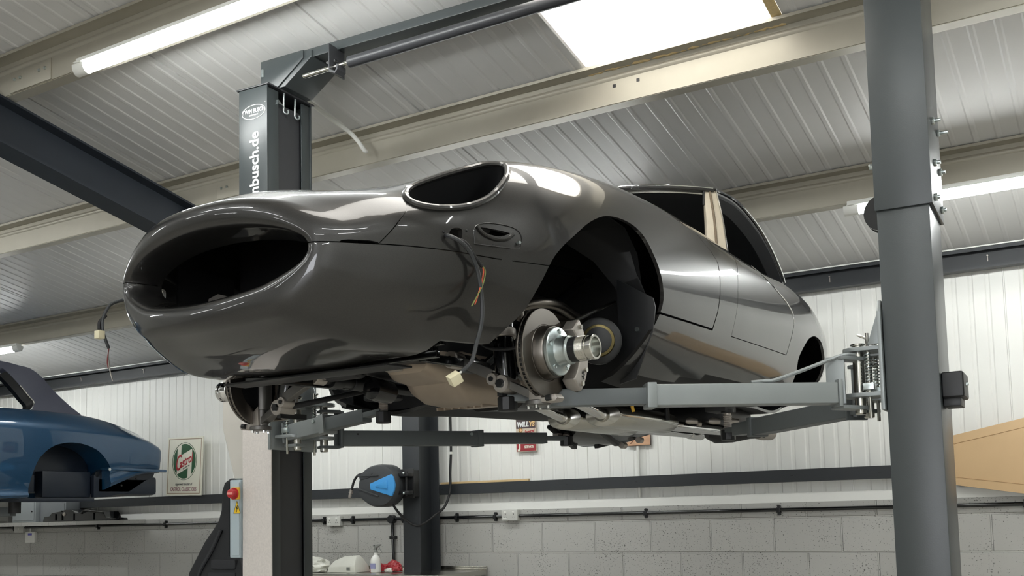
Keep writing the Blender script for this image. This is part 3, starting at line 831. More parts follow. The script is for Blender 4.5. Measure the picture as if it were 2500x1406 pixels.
def ell(s, sweep, a, b, zc, up=1.0):
    ang = [0, 12, 24, 35, 46, 57, 68, 79, 90, 101, 114, 132, 156, 180]
    return (s, sweep, [(a * math.sin(R(q)), zc + b * math.cos(R(q)) * (up if q < 90 else 1)) for q in ang])
def sec(s, sweep, pts): return (s, sweep, pts)
SECT = [
    ell(-0.74, 0.045, 0.358, 0.098, 0.440, .76),
    ell(-0.815, 0.050, 0.377, 0.112, 0.440, .78),
    ell(-0.862, 0.060, 0.400, 0.130, 0.438, .80),
    sec(-0.868, 0.085, [(0, 0.588), (0.1, 0.586), (0.19, 0.578), (0.26, 0.564), (0.32, 0.545), (0.372, 0.52), (0.41, 0.496), (0.434, 0.47), (0.438, 0.437), (0.43, 0.402), (0.4, 0.358), (0.325, 0.303), (0.17, 0.268), (0, 0.26)]),
    sec(-0.80, 0.100, [(0, 0.634), (0.11, 0.631), (0.2, 0.62), (0.28, 0.604), (0.35, 0.582), (0.424, 0.552), (0.485, 0.522), (0.518, 0.487), (0.512, 0.44), (0.5, 0.395), (0.468, 0.335), (0.385, 0.275), (0.21, 0.235), (0, 0.225)]),
    sec(-0.70, 0.090, [(0, 0.674), (0.12, 0.671), (0.22, 0.657), (0.3, 0.641), (0.385, 0.625), (0.478, 0.602), (0.552, 0.562), (0.592, 0.512), (0.582, 0.447), (0.568, 0.388), (0.532, 0.312), (0.435, 0.243), (0.24, 0.2), (0, 0.19)]),
    sec(-0.55, 0.050, [(0, 0.715), (0.12, 0.711), (0.225, 0.69), (0.315, 0.672), (0.41, 0.668), (0.5, 0.652), (0.585, 0.612), (0.645, 0.548), (0.645, 0.468), (0.63, 0.39), (0.585, 0.29), (0.49, 0.208), (0.26, 0.178), (0, 0.172)]),
    sec(-0.35, 0.020, [(0, 0.76), (0.12, 0.756), (0.23, 0.728), (0.325, 0.708), (0.425, 0.7234), (0.53, 0.744), (0.62, 0.7078), (0.68, 0.6078), (0.7, 0.492), (0.686, 0.395), (0.63, 0.29), (0.54, 0.208), (0.28, 0.172), (0, 0.165)]),
    sec(-0.12, 0, [(0, 0.79), (0.12, 0.786), (0.23, 0.752), (0.33, 0.732), (0.43, 0.7774), (0.54, 0.828), (0.65, 0.7868), (0.735, 0.6638), (0.768, 0.522), (0.76, 0.405), (0.71, 0.28), (0.61, 0.2), (0.3, 0.17), (0, 0.165)]),
    sec(0.15, 0, [(0, 0.82), (0.12, 0.816), (0.23, 0.78), (0.335, 0.762), (0.435, 0.8268), (0.545, 0.886), (0.665, 0.8416), (0.76, 0.7016), (0.8, 0.542), (0.793, 0.41), (0.745, 0.28), (0.65, 0.19), (0.3, 0.165), (0, 0.165)]),
    sec(0.45, 0, [(0, 0.85), (0.12, 0.846), (0.23, 0.81), (0.335, 0.805), (0.435, 0.8704), (0.545, 0.926), (0.675, 0.8778), (0.775, 0.7288), (0.818, 0.562), (0.81, 0.42), (0.765, 0.28), (0.67, 0.176), (0.3, 0.165), (0, 0.165)]),
    sec(0.80, 0, [(0, 0.875), (0.12, 0.872), (0.24, 0.85), (0.345, 0.855), (0.445, 0.9026), (0.55, 0.944), (0.68, 0.8942), (0.785, 0.7472), (0.828, 0.58), (0.82, 0.43), (0.775, 0.28), (0.68, 0.165), (0.3, 0.16), (0, 0.16)]),
    sec(1.15, 0, [(0, 0.885), (0.14, 0.884), (0.26, 0.878), (0.36, 0.885), (0.455, 0.9178), (0.56, 0.939), (0.685, 0.8866), (0.79, 0.7486), (0.832, 0.59), (0.823, 0.44), (0.78, 0.285), (0.675, 0.182), (0.3, 0.178), (0, 0.178)]),
    sec(1.55, 0, [(0, 0.89), (0.15, 0.89), (0.27, 0.89), (0.37, 0.893), (0.47, 0.9062), (0.57, 0.908), (0.69, 0.8584), (0.795, 0.7374), (0.833, 0.595), (0.823, 0.44), (0.78, 0.285), (0.665, 0.196), (0.3, 0.195), (0, 0.195)]),
    sec(1.95, 0, [(0, 0.885), (0.15, 0.885), (0.27, 0.885), (0.37, 0.885), (0.48, 0.886), (0.58, 0.88), (0.7, 0.83), (0.795, 0.73), (0.83, 0.6), (0.82, 0.45), (0.775, 0.29), (0.66, 0.205), (0.3, 0.205), (0, 0.205)]),
    sec(2.35, 0, [(0.0, 0.883), (0.15, 0.883), (0.27, 0.883), (0.37, 0.883), (0.47, 0.8822), (0.57, 0.872), (0.69, 0.8294), (0.78, 0.7424), (0.815, 0.618), (0.807, 0.46), (0.755, 0.31), (0.65, 0.222), (0.3, 0.222), (0, 0.222)]),
    sec(2.70, 0, [(0.0, 0.861), (0.1536, 0.861), (0.2765, 0.861), (0.3686, 0.859), (0.4506, 0.8584), (0.552, 0.847), (0.662, 0.8018), (0.75, 0.7088), (0.782, 0.606), (0.772, 0.46), (0.722, 0.34), (0.622, 0.24), (0.3072, 0.2), (0.0, 0.2)]),
    sec(2.95, 0, [(0.0, 0.805), (0.1484, 0.805), (0.265, 0.8), (0.3498, 0.793), (0.424, 0.784), (0.5194, 0.765), (0.62, 0.717), (0.7, 0.632), (0.73, 0.565), (0.72, 0.46), (0.67, 0.37), (0.57, 0.3), (0.2968, 0.26), (0.0, 0.25)]),
    sec(3.20, 0, [(0.0, 0.715), (0.1272, 0.715), (0.2226, 0.71), (0.2968, 0.702), (0.3604, 0.693), (0.4346, 0.678), (0.5088, 0.637), (0.57, 0.572), (0.595, 0.525), (0.585, 0.45), (0.54, 0.39), (0.4452, 0.34), (0.2332, 0.31), (0.0, 0.3)]),
    sec(3.38, 0, [(0, 0.6), (0.08, 0.6), (0.14, 0.597), (0.18, 0.592), (0.21, 0.585), (0.25, 0.573), (0.29, 0.555), (0.32, 0.53), (0.33, 0.505), (0.325, 0.475), (0.3, 0.445), (0.25, 0.415), (0.13, 0.4), (0, 0.395)]),
    sec(3.42, 0, [(0, 0.56), (0.03, 0.56), (0.05, 0.558), (0.07, 0.555), (0.09, 0.551), (0.11, 0.545), (0.125, 0.535), (0.135, 0.52), (0.14, 0.505), (0.135, 0.49), (0.125, 0.475), (0.11, 0.46), (0.06, 0.453), (0, 0.45)]),
]
def body_rings(n_around=5, spans=None):
    G = []
    for s, sw, pts in SECT:
        wm = max(p[0] for p in pts)
        G.append([(p[0], s + sw * (p[0] / wm) ** 2, p[1]) for p in pts])
    G = np.array(G)                                         # (k, 14, 3) as x, y, z
    # along the car
    ch = np.array([0] + list(np.cumsum([np.linalg.norm(G[i + 1] - G[i], axis=1).mean() for i in range(len(G) - 1)])))
    if spans is None:
        spans = [max(3, int(round((ch[i + 1] - ch[i]) / 0.028))) for i in range(len(G) - 1)]
    A = hermite(G, ch, spans)
    rings = []
    for g in A:
        # mirror for smooth ends, then go around
        full = np.concatenate([g, (g * np.array([-1, 1, 1]))[-2:0:-1]])      # closed loop of 26
        ext = np.concatenate([full[-2:], full, full[:3]])
        rings.append(ext)
    kn = np.mean([[np.linalg.norm(e[i + 1] - e[i]) for i in range(len(e) - 1)] for e in rings[len(rings) // 4:]], axis=0)
    kn = np.array([0] + list(np.cumsum(kn)))
    out = []
    for e in rings:
        f = hermite(e, kn, n_around)
        out.append(f[2 * n_around: 2 * n_around + 26 * n_around])
    return out
def body_base():
    rr = body_rings()
    mb = MB()
    mb.loft([[Vector(p) for p in r] for r in rr], closed=True, cap1=True)
    bmesh.ops.recalc_face_normals(mb.bm, faces=mb.bm.faces)
    return mb

BASE = body_base()
BASE_ME = bpy.data.meshes.new('body_base')
BASE.bm.to_mesh(BASE_ME)
for p in BASE_ME.polygons: p.use_smooth = True
BVH = BVHTree.FromBMesh(BASE.bm)
from mathutils.interpolate import poly_3d_calc
BV = [v.co.copy() for v in BASE_ME.vertices]
BN = [v.normal.copy() for v in BASE_ME.vertices]
BF = [tuple(p.vertices) for p in BASE_ME.polygons]
SHELL_T = 0.014
def fix_normals(me):
    """smooth shading of the cut panels taken from the uncut surface"""
    cache = {}
    nl = [None] * len(me.loops)
    for p in me.polygons:
        p.use_smooth = True
        fn = p.normal
        for li in p.loop_indices:
            vi = me.loops[li].vertex_index
            if vi not in cache:
                co = me.vertices[vi].co
                loc, nn, fi, d = BVH.find_nearest(co)
                vs_ = BF[fi]
                wts = poly_3d_calc([BV[i] for i in vs_], loc)
                n = Vector((0, 0, 0))
                for i, q in zip(vs_, wts): n += BN[i] * q
                n.normalize()
                cache[vi] = (d, n)
            d, n = cache[vi]
            if d < 0.002 and fn.dot(n) > 0.6: nl[li] = n
            elif d > 0.006 and fn.dot(n) < -0.6: nl[li] = -n
            else: nl[li] = fn.copy()
    me.normals_split_custom_set([tuple(v) for v in nl])
def solid_shell():
    o = bpy.data.objects.new('shell', BASE_ME.copy())
    C.objects.link(o)
    o.data.materials.append(M['paint']); o.data.materials.append(M['void'])
    md = o.modifiers.new('s', 'SOLIDIFY')
    md.thickness = SHELL_T; md.offset = -1; md.use_even_offset = True; md.material_offset = 1; md.material_offset_rim = 0; md.thickness_clamp = 1.0
    dg = bpy.context.evaluated_depsgraph_get()
    me = bpy.data.meshes.new_from_object(o.evaluated_get(dg))
    bpy.data.objects.remove(o)
    return me
def cutter(poly, a, b, axis='x'):
    mb = MB()
    mb.prism(poly, axis, a, b)
    bmesh.ops.recalc_face_normals(mb.bm, faces=mb.bm.faces)
    me = bpy.data.meshes.new('cutter')
    mb.bm.to_mesh(me); mb.bm.free()
    me.materials.append(M['paint'])
    return me
def merged(meshes):
    bm = bmesh.new()
    for m_ in meshes: bm.from_mesh(m_)
    me = bpy.data.meshes.new('cutters'); bm.to_mesh(me); bm.free()
    me.materials.append(M['paint'])
    return me
def sm(poly, n=6, closed=True):
    """rounded version of a closed (y,z) polygon"""
    P = [(p[0], p[1], 0) for p in poly]
    k = len(P)
    ext = P[-2:] + P + P[:3]
    c = catmull(ext, n)
    return [(v.x, v.y) for v in c[2 * n:(k + 2) * n]]

ARCH_CURVE = [(-0.215, 0.20), (-0.203, 0.257), (-0.180, 0.306), (-0.157, 0.369), (-0.114, 0.463), (-0.06, 0.520), (0.011, 0.570), (0.133, 0.645), (0.262, 0.697), (0.40, 0.710), (0.495, 0.680), (0.550, 0.600), (0.590, 0.511), (0.603, 0.439), (0.568, 0.361), (0.510, 0.267), (0.476, 0.19)]
ARCH = [(v.x, v.y) for v in catmull([(a, b, 0) for a, b in ARCH_CURVE], 5)] + [(0.46, 0.05), (-0.22, 0.05)]
RARCH = [(v.x, v.y) for v in catmull([(2.235, 0.25, 0), (2.205, 0.35, 0), (2.20, 0.423, 0), (2.307, 0.512, 0), (2.42, 0.552, 0), (2.53, 0.562, 0), (2.66, 0.545, 0), (2.77, 0.485, 0), (2.83, 0.40, 0), (2.84, 0.28, 0)], 5)] + [(2.84, 0.02), (2.25, 0.02)]
HL3 = [(.548, -.556, .609), (.572, -.568, .585), (.600, -.553, .570), (.632, -.509, .567), (.657, -.441, .580), (.670, -.375, .604), (.679, -.309, .641), (.679, -.250, .690), (.668, -.198, .739), (.645, -.165, .776), (.622, -.157, .791), (.603, -.178, .793), (.588, -.215, .784), (.578, -.285, .755), (.565, -.362, .722), (.543, -.431, .689), (.530, -.490, .659), (.534, -.530, .634)]
_e = HL3[-2:] + HL3 + HL3[:3]
HL_LOOP = catmull(_e, 4)[8:(len(HL3) + 2) * 4]              # headlight opening on the wing, car's left
HL_N = Vector((.60, -.38, .70)).normalized()
def hl_cut(s):
    n = Vector((s * HL_N.x, HL_N.y, HL_N.z))
    L = [Vector((s * v.x, v.y, v.z)) for v in HL_LOOP]
    mb = MB()
    mb.loft([[v - n * .040 for v in L], [v for v in L], [v + n * .12 for v in L]], cap0=True, cap1=True)
    bmesh.ops.recalc_face_normals(mb.bm, faces=mb.bm.faces)
    me = bpy.data.meshes.new('cutter'); mb.bm.to_mesh(me); mb.bm.free()
    me.materials.append(M['paint'])
    return me
cuts = []
for s in (1, -1):
    cuts.append(cutter(ARCH, s * 0.50, s * 1.2))
    cuts.append(cutter(RARCH, s * 0.50, s * 1.2))
    hl_cuts = globals().setdefault('hl_cuts', []); hl_cuts.append(hl_cut(s))
CUT_A = merged(cuts)
cuts = [cutter([(-0.38, 0.0), (0.72, 0.0), (0.72, 0.30), (-0.15, 0.30), (-0.15, 0.213), (-0.38, 0.213)], -0.62, 0.62)]
cuts.append(cutter([(-0.55, 1.62), (0.55, 1.62), (0.53, 2.3), (0.44, 2.75), (-0.44, 2.75), (-0.53, 2.3), (-0.55, 1.62)][:-1], 0.70, 1.3, 'z'))
CUT_B = merged(cuts)
# panel slits of the bonnet, side lamp openings
cuts = []
for s in (1, -1):
    cuts.append(cutter([(-0.93, 0.4432), (-0.30, 0.4440), (-0.30, 0.4470), (-0.93, 0.4467)], s * 0.36, s * 1.0))
    cuts.append(cutter([(-0.755, 0.4438), (-0.665, 0.4438), (-0.672, 0.4505), (-0.69, 0.4535), (-0.735, 0.4535), (-0.75, 0.4505)], s * 0.40, s * 1.0))
    cuts.append(cutter([(-0.262, 0.4450), (-0.08, 0.4510), (-0.08, 0.4536), (-0.262, 0.4476)], s * 0.6, s * 1.0))
    seam = [(-0.560, 0.615), (-0.574, 0.586), (-0.600, 0.545), (-0.627, 0.512), (-0.650, 0.475), (-0.668, 0.4475)]
    cuts.append(cutter([(a - .0018, b) for a, b in seam] + [(a + .0018, b + .001) for a, b in seam[::-1]], s * 0.40, s * 0.70))
    cuts.append(cutter(sm([(-0.487, 0.493), (-0.482, 0.508), (-0.463, 0.516), (-0.447, 0.515), (-0.443, 0.505), (-0.444, 0.490), (-0.446, 0.478), (-0.450, 0.470), (-0.475, 0.484)], 3), s * 0.55, s * 1.0))
    cuts.append(cutter([(-0.388, 0.532), (-0.370, 0.523), (-0.345, 0.516), (-0.315, 0.514), (-0.290, 0.519), (-0.266, 0.532), (-0.30, 0.535), (-0.35, 0.535)], s * 0.55, s * 1.0))
CUT_C = cuts

shell = boolean(boolean(boolean(solid_shell(), [CUT_A]), [CUT_B] + hl_cuts), CUT_C)
# split into bonnet, doors and rear body with open shut lines
line = [(0.40, 0.4045), (1.066, 0.4085), (1.100, 0.480), (1.130, 0.588), (1.160, 0.66), (1.175, 0.705), (1.150, 0.75), (1.118, 0.785), (1.10, 0.84)]
bon_poly = [(-2, -1), (0.40, -1)] + line + [(1.10, 1.6), (-2, 1.6)]
off = [(a + (.0055 if i else .0055), b - (.008 if i < 2 else .003)) for i, (a, b) in enumerate(line)]
bon_out = [(-2, -1), (0.4055, -1)] + off + [(1.1055, 1.6), (-2, 1.6)]
bonnet = boolean(shell.copy(), [cutter(bon_poly, -1.4, 1.4)], 'INTERSECT')
rest = boolean(shell, [cutter(bon_out, -1.4, 1.4)])
def shrink(P, d):
    cx = sum(p[0] for p in P) / len(P); cy = sum(p[1] for p in P) / len(P)
    return [(cx + (x - cx) * (1 - d / max(.05, abs(x - cx)) * (abs(x - cx) > .05)), cy + (y - cy) * (1 - d / max(.05, abs(y - cy)) * (abs(y - cy) > .05))) for x, y in P]
DOOR = [(1.270, 0.401), (1.295, 0.48), (1.334, 0.606), (1.385, 0.690), (1.457, 0.762), (1.52, 0.835), (1.56, 0.88), (1.57, 1.0), (1.80, 1.0), (1.81, 0.82), (1.835, 0.755), (1.885, 0.715), (1.95, 0.683), (2.02, 0.652), (2.075, 0.612), (2.078, 0.56), (2.035, 0.483), (1.993, 0.405)]
DOOR_IN = shrink(DOOR, 0.0035)
dl = boolean(rest.copy(), [cutter(DOOR_IN, 0.40, 1.4)], 'INTERSECT')
dr = boolean(rest.copy(), [cutter(DOOR_IN, -1.4, -0.40)], 'INTERSECT')
rest = boolean(rest, [merged([cutter(DOOR, 0.40, 1.4), cutter(DOOR, -1.4, -0.40)])])
print('PANELS', [len(m_.vertices) for m_ in (bonnet, rest, dl, dr)])
for me, nm in ((bonnet, 'bonnet'), (rest, 'body_shell'), (dl, 'door'), (dr, 'door')):
    fix_normals(me)
    if nm == 'body_shell':
        for p_ in me.polygons:                     # black underseal on the floor pan
            if p_.normal.z < -0.72 and p_.center.z < 0.24: p_.material_index = 1
    o = link(nm, me, None, CAR)
# ------------------------------------------------------------------ coupe: roof, screen frame, lamps, running gear
head = mat('dark_headlining', (30, 32, 35), 0.7)
beige = mat('primed_pillar_channel', (196, 186, 166), 0.5, noise=0.12, nscale=40)
rs = []
for sc_, se, zc, ze, we in ((1.48, 1.70, 1.222, 1.185, .600), (1.75, 1.97, 1.256, 1.203, .592), (2.05, 2.20, 1.256, 1.175, .586), (2.32, 2.42, 1.228, 1.115, .580), (2.55, 2.60, 1.170, 1.025, .576), (2.76, 2.735, 1.085, .925, .570), (2.95, 2.86, .985, .865, .52), (3.12, 3.0, .86, .80, .44)):
    row = []
    for k in range(21):
        q = -1 + 2 * k / 20
        row.append((we * q, sc_ + (se - sc_) * abs(q) ** 2, zc - (zc - ze) * abs(q) ** 2.3))
    rs.append(np.array(row))
rs = np.array(rs)
tk = [0.0]
for i in range(len(rs) - 1): tk.append(tk[-1] + float(np.linalg.norm(rs[i + 1] - rs[i], axis=1).mean()))
rr = hermite(rs, np.array(tk), 5)
mb = MB(); mb.loft([[Vector(p) for p in r] for r in rr], closed=False)
bmesh.ops.recalc_face_normals(mb.bm, faces=mb.bm.faces)
me = bpy.data.meshes.new('roof'); mb.bm.to_mesh(me)
up_ = sum(p.normal.z for p in me.polygons)
if up_ < 0: me.flip_normals()
for p in me.polygons: p.use_smooth = True
ro = link('roof', me, [M['paint'], head], CAR)
md = ro.modifiers.new('s', 'SOLIDIFY'); md.thickness = 0.022; md.offset = -1; md.material_offset = 1; md.material_offset_rim = 0
edgeL = [Vector(r[-1]) for r in rr[:26]]
edgeR = [Vector(r[0]) for r in rr[:26]]
for e in (edgeL, edgeR):
    s = 1 if e[0].x > 0 else -1
    MB().tube([p + Vector((s * .006, 0, -.002)) for p in e], 0.0065, 8).build('drip_rail', M['chrome'], ro)
    # dark inner rail of the roof side
    a = [p + Vector((-s * .004, 0, -.014)) for p in e]
    b = [p + Vector((-s * .060, -.01, -.050)) for p in e]
    c = [p + Vector((-s * .050, -.01, -.066)) for p in e]
    d = [p + Vector((s * .000, 0, -.034)) for p in e]
    MB().loft([[w_, x_, y_, z_] for w_, x_, y_, z_ in zip(a, b, c, d)], closed=True, cap0=True, cap1=True).build('inner_roof_rail', head, ro)
# windscreen header and pillars
hd = [Vector(p) for p in rr[0]]
MB().tube([p + Vector((0, -.004, -.004)) for p in hd], 0.011, 8).build('screen_header', M['paint'], CAR)
MB().tube([p + Vector((0, -.013, .003)) for p in hd], 0.0045, 8).build('screen_trim', M['chrome'], CAR)
MB().tube([p + Vector((0, .004, -.026)) for p in hd], 0.006, 8).build('header_seal', M['steel'], CAR)
for s in (1, -1):
    base_i, base_o, top_i, top_o = Vector((s * .585, 1.612, .875)), Vector((s * .668, 1.650, .862)), Vector((s * .560, 1.672, 1.178)), Vector((s * .604, 1.705, 1.180))
    mb = MB()
    dep = Vector((-s * .02, .035, 0))
    mb.loft([[base_i, base_o, base_o + dep, base_i + dep], [base_i.lerp(top_i, .5) + Vector((s * .006, 0, 0)), base_o.lerp(top_o, .5) + Vector((s * .006, 0, 0)), base_o.lerp(top_o, .5) + dep, base_i.lerp(top_i, .5) + dep], [top_i, top_o, top_o + dep, top_i + dep]], cap0=True, cap1=True)
    pl = mb.build('windscreen_pillar', beige, CAR, bevel=.003)
    mid = [base_i.lerp(base_o, .52), top_i.lerp(top_o, .5)]
    MB().tube(catmull([mid[0] + Vector((0, -.002, 0)), mid[0].lerp(mid[1], .5) + Vector((s * .006, -.002, 0)), mid[1] + Vector((0, -.002, 0))], 8), 0.006, 6).build('seal_groove', mat('rusty_seal_groove', (120, 106, 88), .7, noise=.4, nscale=120), pl)
    MB().tube(catmull([base_o + Vector((s * .003, 0, 0)), base_o.lerp(top_o, .5) + Vector((s * .009, 0, 0)), top_o + Vector((s * .002, 0, 0))], 8), 0.004, 6).build('pillar_trim', M['steel'], pl)
    MB().tube([top_i + Vector((0, -.004, 0)), top_i.lerp(base_i, .2) + Vector((-s * .004, -.004, 0)), top_i.lerp(base_i, .24) + Vector((-s * .004, -.004, 0))], 0.005, 6).build('pillar_clip', M['black'], pl)
# interior shell seen through the openings: scuttle, tub, rear bulkhead
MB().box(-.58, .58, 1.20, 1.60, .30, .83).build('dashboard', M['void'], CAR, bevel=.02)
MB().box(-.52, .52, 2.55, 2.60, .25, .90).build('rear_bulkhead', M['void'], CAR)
# chromed belt finisher of the door top
for s in (1, -1):
    P = [(s * .640, 1.66, .868), (s * .648, 1.74, .858), (s * .645, 1.80, .856)]
    MB().tube(catmull(P, 5), 0.006, 8).build('belt_finisher', M['chrome'], CAR)
# highlight along the rear wing by the door shut, laid on as a chrome strip
P = [(1.812, .82), (1.835, .762), (1.885, .722), (1.95, .690), (2.02, .658), (2.074, .618), (2.082, .57)]
def on_body(s, y, z, off=0.0):
    """point of the outer skin at y, z on side s"""
    h = BVH.ray_cast(Vector((s * 1.5, y, z)), Vector((-s, 0, 0)))
    return (h[0] + h[1] * off) if h[0] else None
def on_top(x, y, off=0.0):
    h = BVH.ray_cast(Vector((x, y, 1.6)), Vector((0, 0, -1)))
    n = h[1] if h[1].z > 0 else -h[1]
    return h[0] + n * off
for s in (1, -1):
    q = [on_body(s, a, b, .0005) for a, b in P]
    q = [v for v in q if v]
    MB().tube(catmull(q, 5), 0.0035, 6).build('shut_highlight', M['chrome'], CAR)

# head lamp openings: rolled rim and dark bucket
for s in (1, -1):
    rim = [Vector((s * v.x, v.y, v.z)) + Vector((s * HL_N.x, HL_N.y, HL_N.z)) * .003 for v in HL_LOOP]
    cen = sum(rim, Vector()) / len(rim)
    MB().tube(rim, 0.0105, 10, closed=True).build('headlight_rim', M['paint'], CAR)
    dirn = Vector((-s * .35, .55, -.55)).normalized()
    r1 = [p + (cen - p) * .02 - Vector((0, 0, .006)) for p in rim]
    r2 = [p + (cen - p) * .12 + dirn * .10 for p in rim]
    r3 = [p + (cen - p) * .45 + dirn * .20 for p in rim]
    r4 = [p + (cen - p) * .90 + dirn * .24 for p in rim]
    MB().loft([r1, r2, r3, r4], cap1=True).build('headlight_bucket', M['void'], CAR)
# side lamp recess plate with its crescent and stud
for s in (1, -1):
    mb = MB()
    pts = []
    for a, b in ((-.40, .478), (-.395, .53), (-.335, .552), (-.255, .552), (-.228, .532), (-.232, .498), (-.255, .486)):
        p = on_body(s, a, b, .0012)
        pts.append(p)
    n = len(pts)
    mb.tube(catmull(pts + [pts[0]], 4), 0.0016, 6)
    lp = mb.build('lamp_recess', M['paint'], CAR)
    arc = [on_body(s, a, b, .003) for a, b in ((-.388, .535), (-.375, .519), (-.35, .508), (-.315, .505), (-.28, .512), (-.258, .527))]
    MB().tube(catmull(arc, 4), 0.006, 8).build('lamp_crescent', M['paint'], lp)
    p = on_body(s, -.245, .503, .002)
    MB().cyl(p, p + Vector((s * .012, -.004, 0)), 0.005, n=8).build('stud', M['zinc'], lp)
    for a, b in ((-.325, .507), (-.33, .483), (-.505, .497), (-.428, .513)):
        p = on_body(s, a, b, .0008)
        MB().sphere(p, 0.0042, 10, (.5, 1, 1)).build('screw_hole', M['black'], lp)

# ---- wiring looms hanging out of the side lamp holes
wire = mat('grey_black_loom', (52, 54, 56), 0.45)
W0 = [(.640, -.490, .490), (.665, -.505, .482), (.69, -.483, .465), (.695, -.440, .437), (.695, -.405, .385), (.69, -.382, .303), (.685, -.381, .242), (.68, -.402, .179), (.68, -.426, .128), (.68, -.456, .103), (.68, -.480, .089)]
LM = MB().tube(catmull(W0, 6), 0.0062, 8).build('wiring_loom', wire, CAR)
MB().tube(catmull([(.645, -.475, .488), (.685, -.455, .470), (.698, -.427, .432), (.70, -.392, .408)], 6), 0.0055, 8).build('branch_sleeve', M['rubber'], LM)
org = mat('orange_wire', (206, 92, 62), .45)
MB().tube(catmull([(.70, -.394, .410), (.698, -.383, .395), (.695, -.392, .355), (.692, -.412, .310), (.69, -.420, .292)], 6), 0.0024, 6).build('orange_wire', org, LM)
MB().tube(catmull([(.70, -.388, .410), (.70, -.376, .395), (.698, -.388, .355), (.694, -.412, .318), (.69, -.436, .285)], 6), 0.002, 6).build('green_wire', mat('olive_wire', (120, 128, 70), .5), LM)
cn = mat('cream_connector', (222, 214, 182), .45)
m_ = Matrix.Translation((.68, -.512, .066)) @ Matrix.Rotation(R(40), 4, 'X') @ Matrix.Rotation(R(-33), 4, 'Z')
MB().box(-.016, .016, -.017, .017, -.015, .015, m_).build('connector', cn, LM, bevel=.002)
MB().tube([(.68, -.480, .089), (.68, -.498, .078)], 0.0035, 6).build('connector_tail', M['white_plastic'], LM)
W1 = [(-.61, -.640, .445), (-.625, -.655, .441), (-.64, -.685, .422), (-.64, -.710, .376), (-.64, -.713, .341), (-.64, -.700, .301), (-.64, -.687, .274)]
LM2 = MB().tube(catmull(W1, 6), 0.0055, 8).build('wiring_loom', wire, CAR)
MB().tube(catmull([(-.64, -.700, .385), (-.645, -.720, .36), (-.645, -.722, .335)], 5), .006, 8).build('branch_sleeve', M['rubber'], LM2)
MB().box(-.658, -.632, -.732, -.708, .303, .330).build('connector', cn, LM2, bevel=.002)
MB().tube(catmull([(-.64, -.687, .274), (-.64, -.693, .232), (-.64, -.689, .205)], 6), 0.002, 6).build('red_wire', mat('dark_red_wire', (112, 40, 40), .5), LM2)
MB().tube(catmull([(-.645, -.687, .274), (-.645, -.684, .232), (-.642, -.680, .197), (-.64, -.671, .164)], 6), 0.0022, 6).build('grey_wire', M['cast'], LM2)

# ---- wheel arch splash guards and engine bay bulkhead
for s in (1, -1):
    g = MB()
    g.prism([(s * .655, .15), (s * .72, .165), (s * .795, .33), (s * .808, .42), (s * .800, .455), (s * .655, .545)], 'y', .555, .563)
    sg = g.build('splash_guard', M['black'], CAR, bevel=.001)
    p = Vector((s * .735, .553, .345))
    MB().cyl(p, p + Vector((0, -.008, 0)), .008, n=12).build('guard_bolt', M['zinc'], sg)
    # curved inner wing above the wheel
    rings = []
    for y, zt, wi in ((-.10, .60, .50), (.10, .72, .46), (.30, .76, .44), (.48, .74, .46), (.575, .66, .55), (.60, .56, .62), (.60, .46, .66)):
        rings.append([Vector((s * .735, y, zt - .03)), Vector((s * .70, y + .01, zt)), Vector((s * (wi + .1), y, zt)), Vector((s * wi, y, zt - .02)), Vector((s * wi, y, zt - .03)), Vector((s * (wi + .1), y, zt - .012)), Vector((s * .70, y + .01, zt - .012))])
    MB().loft(rings, cap0=True, cap1=True).build('inner_wing', M['void'], CAR)
MB().prism([(-.64, .16), (.64, .16), (.64, .80), (.4, .84), (-.4, .84), (-.64, .80)], 'y', .74, .76).build('engine_bulkhead', M['void'], CAR)
# radiator behind the nose opening
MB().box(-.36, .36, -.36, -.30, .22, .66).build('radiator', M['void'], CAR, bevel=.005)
MB().prism([(-.355, .40), (-.345, .432), (-.30, .443), (-.262, .432), (-.256, .424), (-.245, .426), (-.238, .40)], 'y', -.512, -.505).build('duct_plate', M['cast'], CAR)

# ---- engine, sump and gearbox
def rb(hw, z0, z1, s, r=.03, n=4, cx=0.0):
    """rounded rectangle ring in the x/z plane at y = s"""
    out = []
    for cx_, cz_, a0 in ((hw - r, z1 - r, 0), (-hw + r, z1 - r, 90), (-hw + r, z0 + r, 180), (hw - r, z0 + r, 270)):
        for k in range(n + 1):
            a = R(a0 + 90 * k / n)
            out.append(Vector((cx + cx_ + r * math.cos(a), s, cz_ + r * math.sin(a))))
    return out
ENG = MB().loft([rb(.16, .24, .60, -.10), rb(.19, .22, .68, -.02), rb(.20, .20, .70, .30), rb(.20, .20, .70, .70)], cap0=True, cap1=True).build('engine_block', M['black'], CAR)
sm_ = MB()
sm_.loft([rb(.05, .215, .27, .005, .02, cx=.075), rb(.095, .190, .30, .02, .04, cx=.075), rb(.118, .172, .31, .07, .045, cx=.075), rb(.122, .162, .31, .15, .05, cx=.075), rb(.125, .125, .31, .19, .05, cx=.075), rb(.13, .100, .31, .25, .06, cx=.075), rb(.132, .095, .31, .36, .06, cx=.075), rb(.132, .100, .31, .50, .06, cx=.075), rb(.13, .13, .31, .62, .05, cx=.075)], cap0=True, cap1=True)
SU = sm_.build('sump', M['sump'], ENG)
mb = MB()
mb.box(.0, .07, -.006, .05, .200, .245)
mb.build('drain_boss', M['cast'], SU, bevel=.004)
for x, z in ((.015, .212), (.053, .212), (.053, .235), (.005, .255)):
    MB().cyl((x, -.004, z), (x, -.010, z), .0065, n=10).build('bolt_hole', M['black'], SU)
rib = MB()
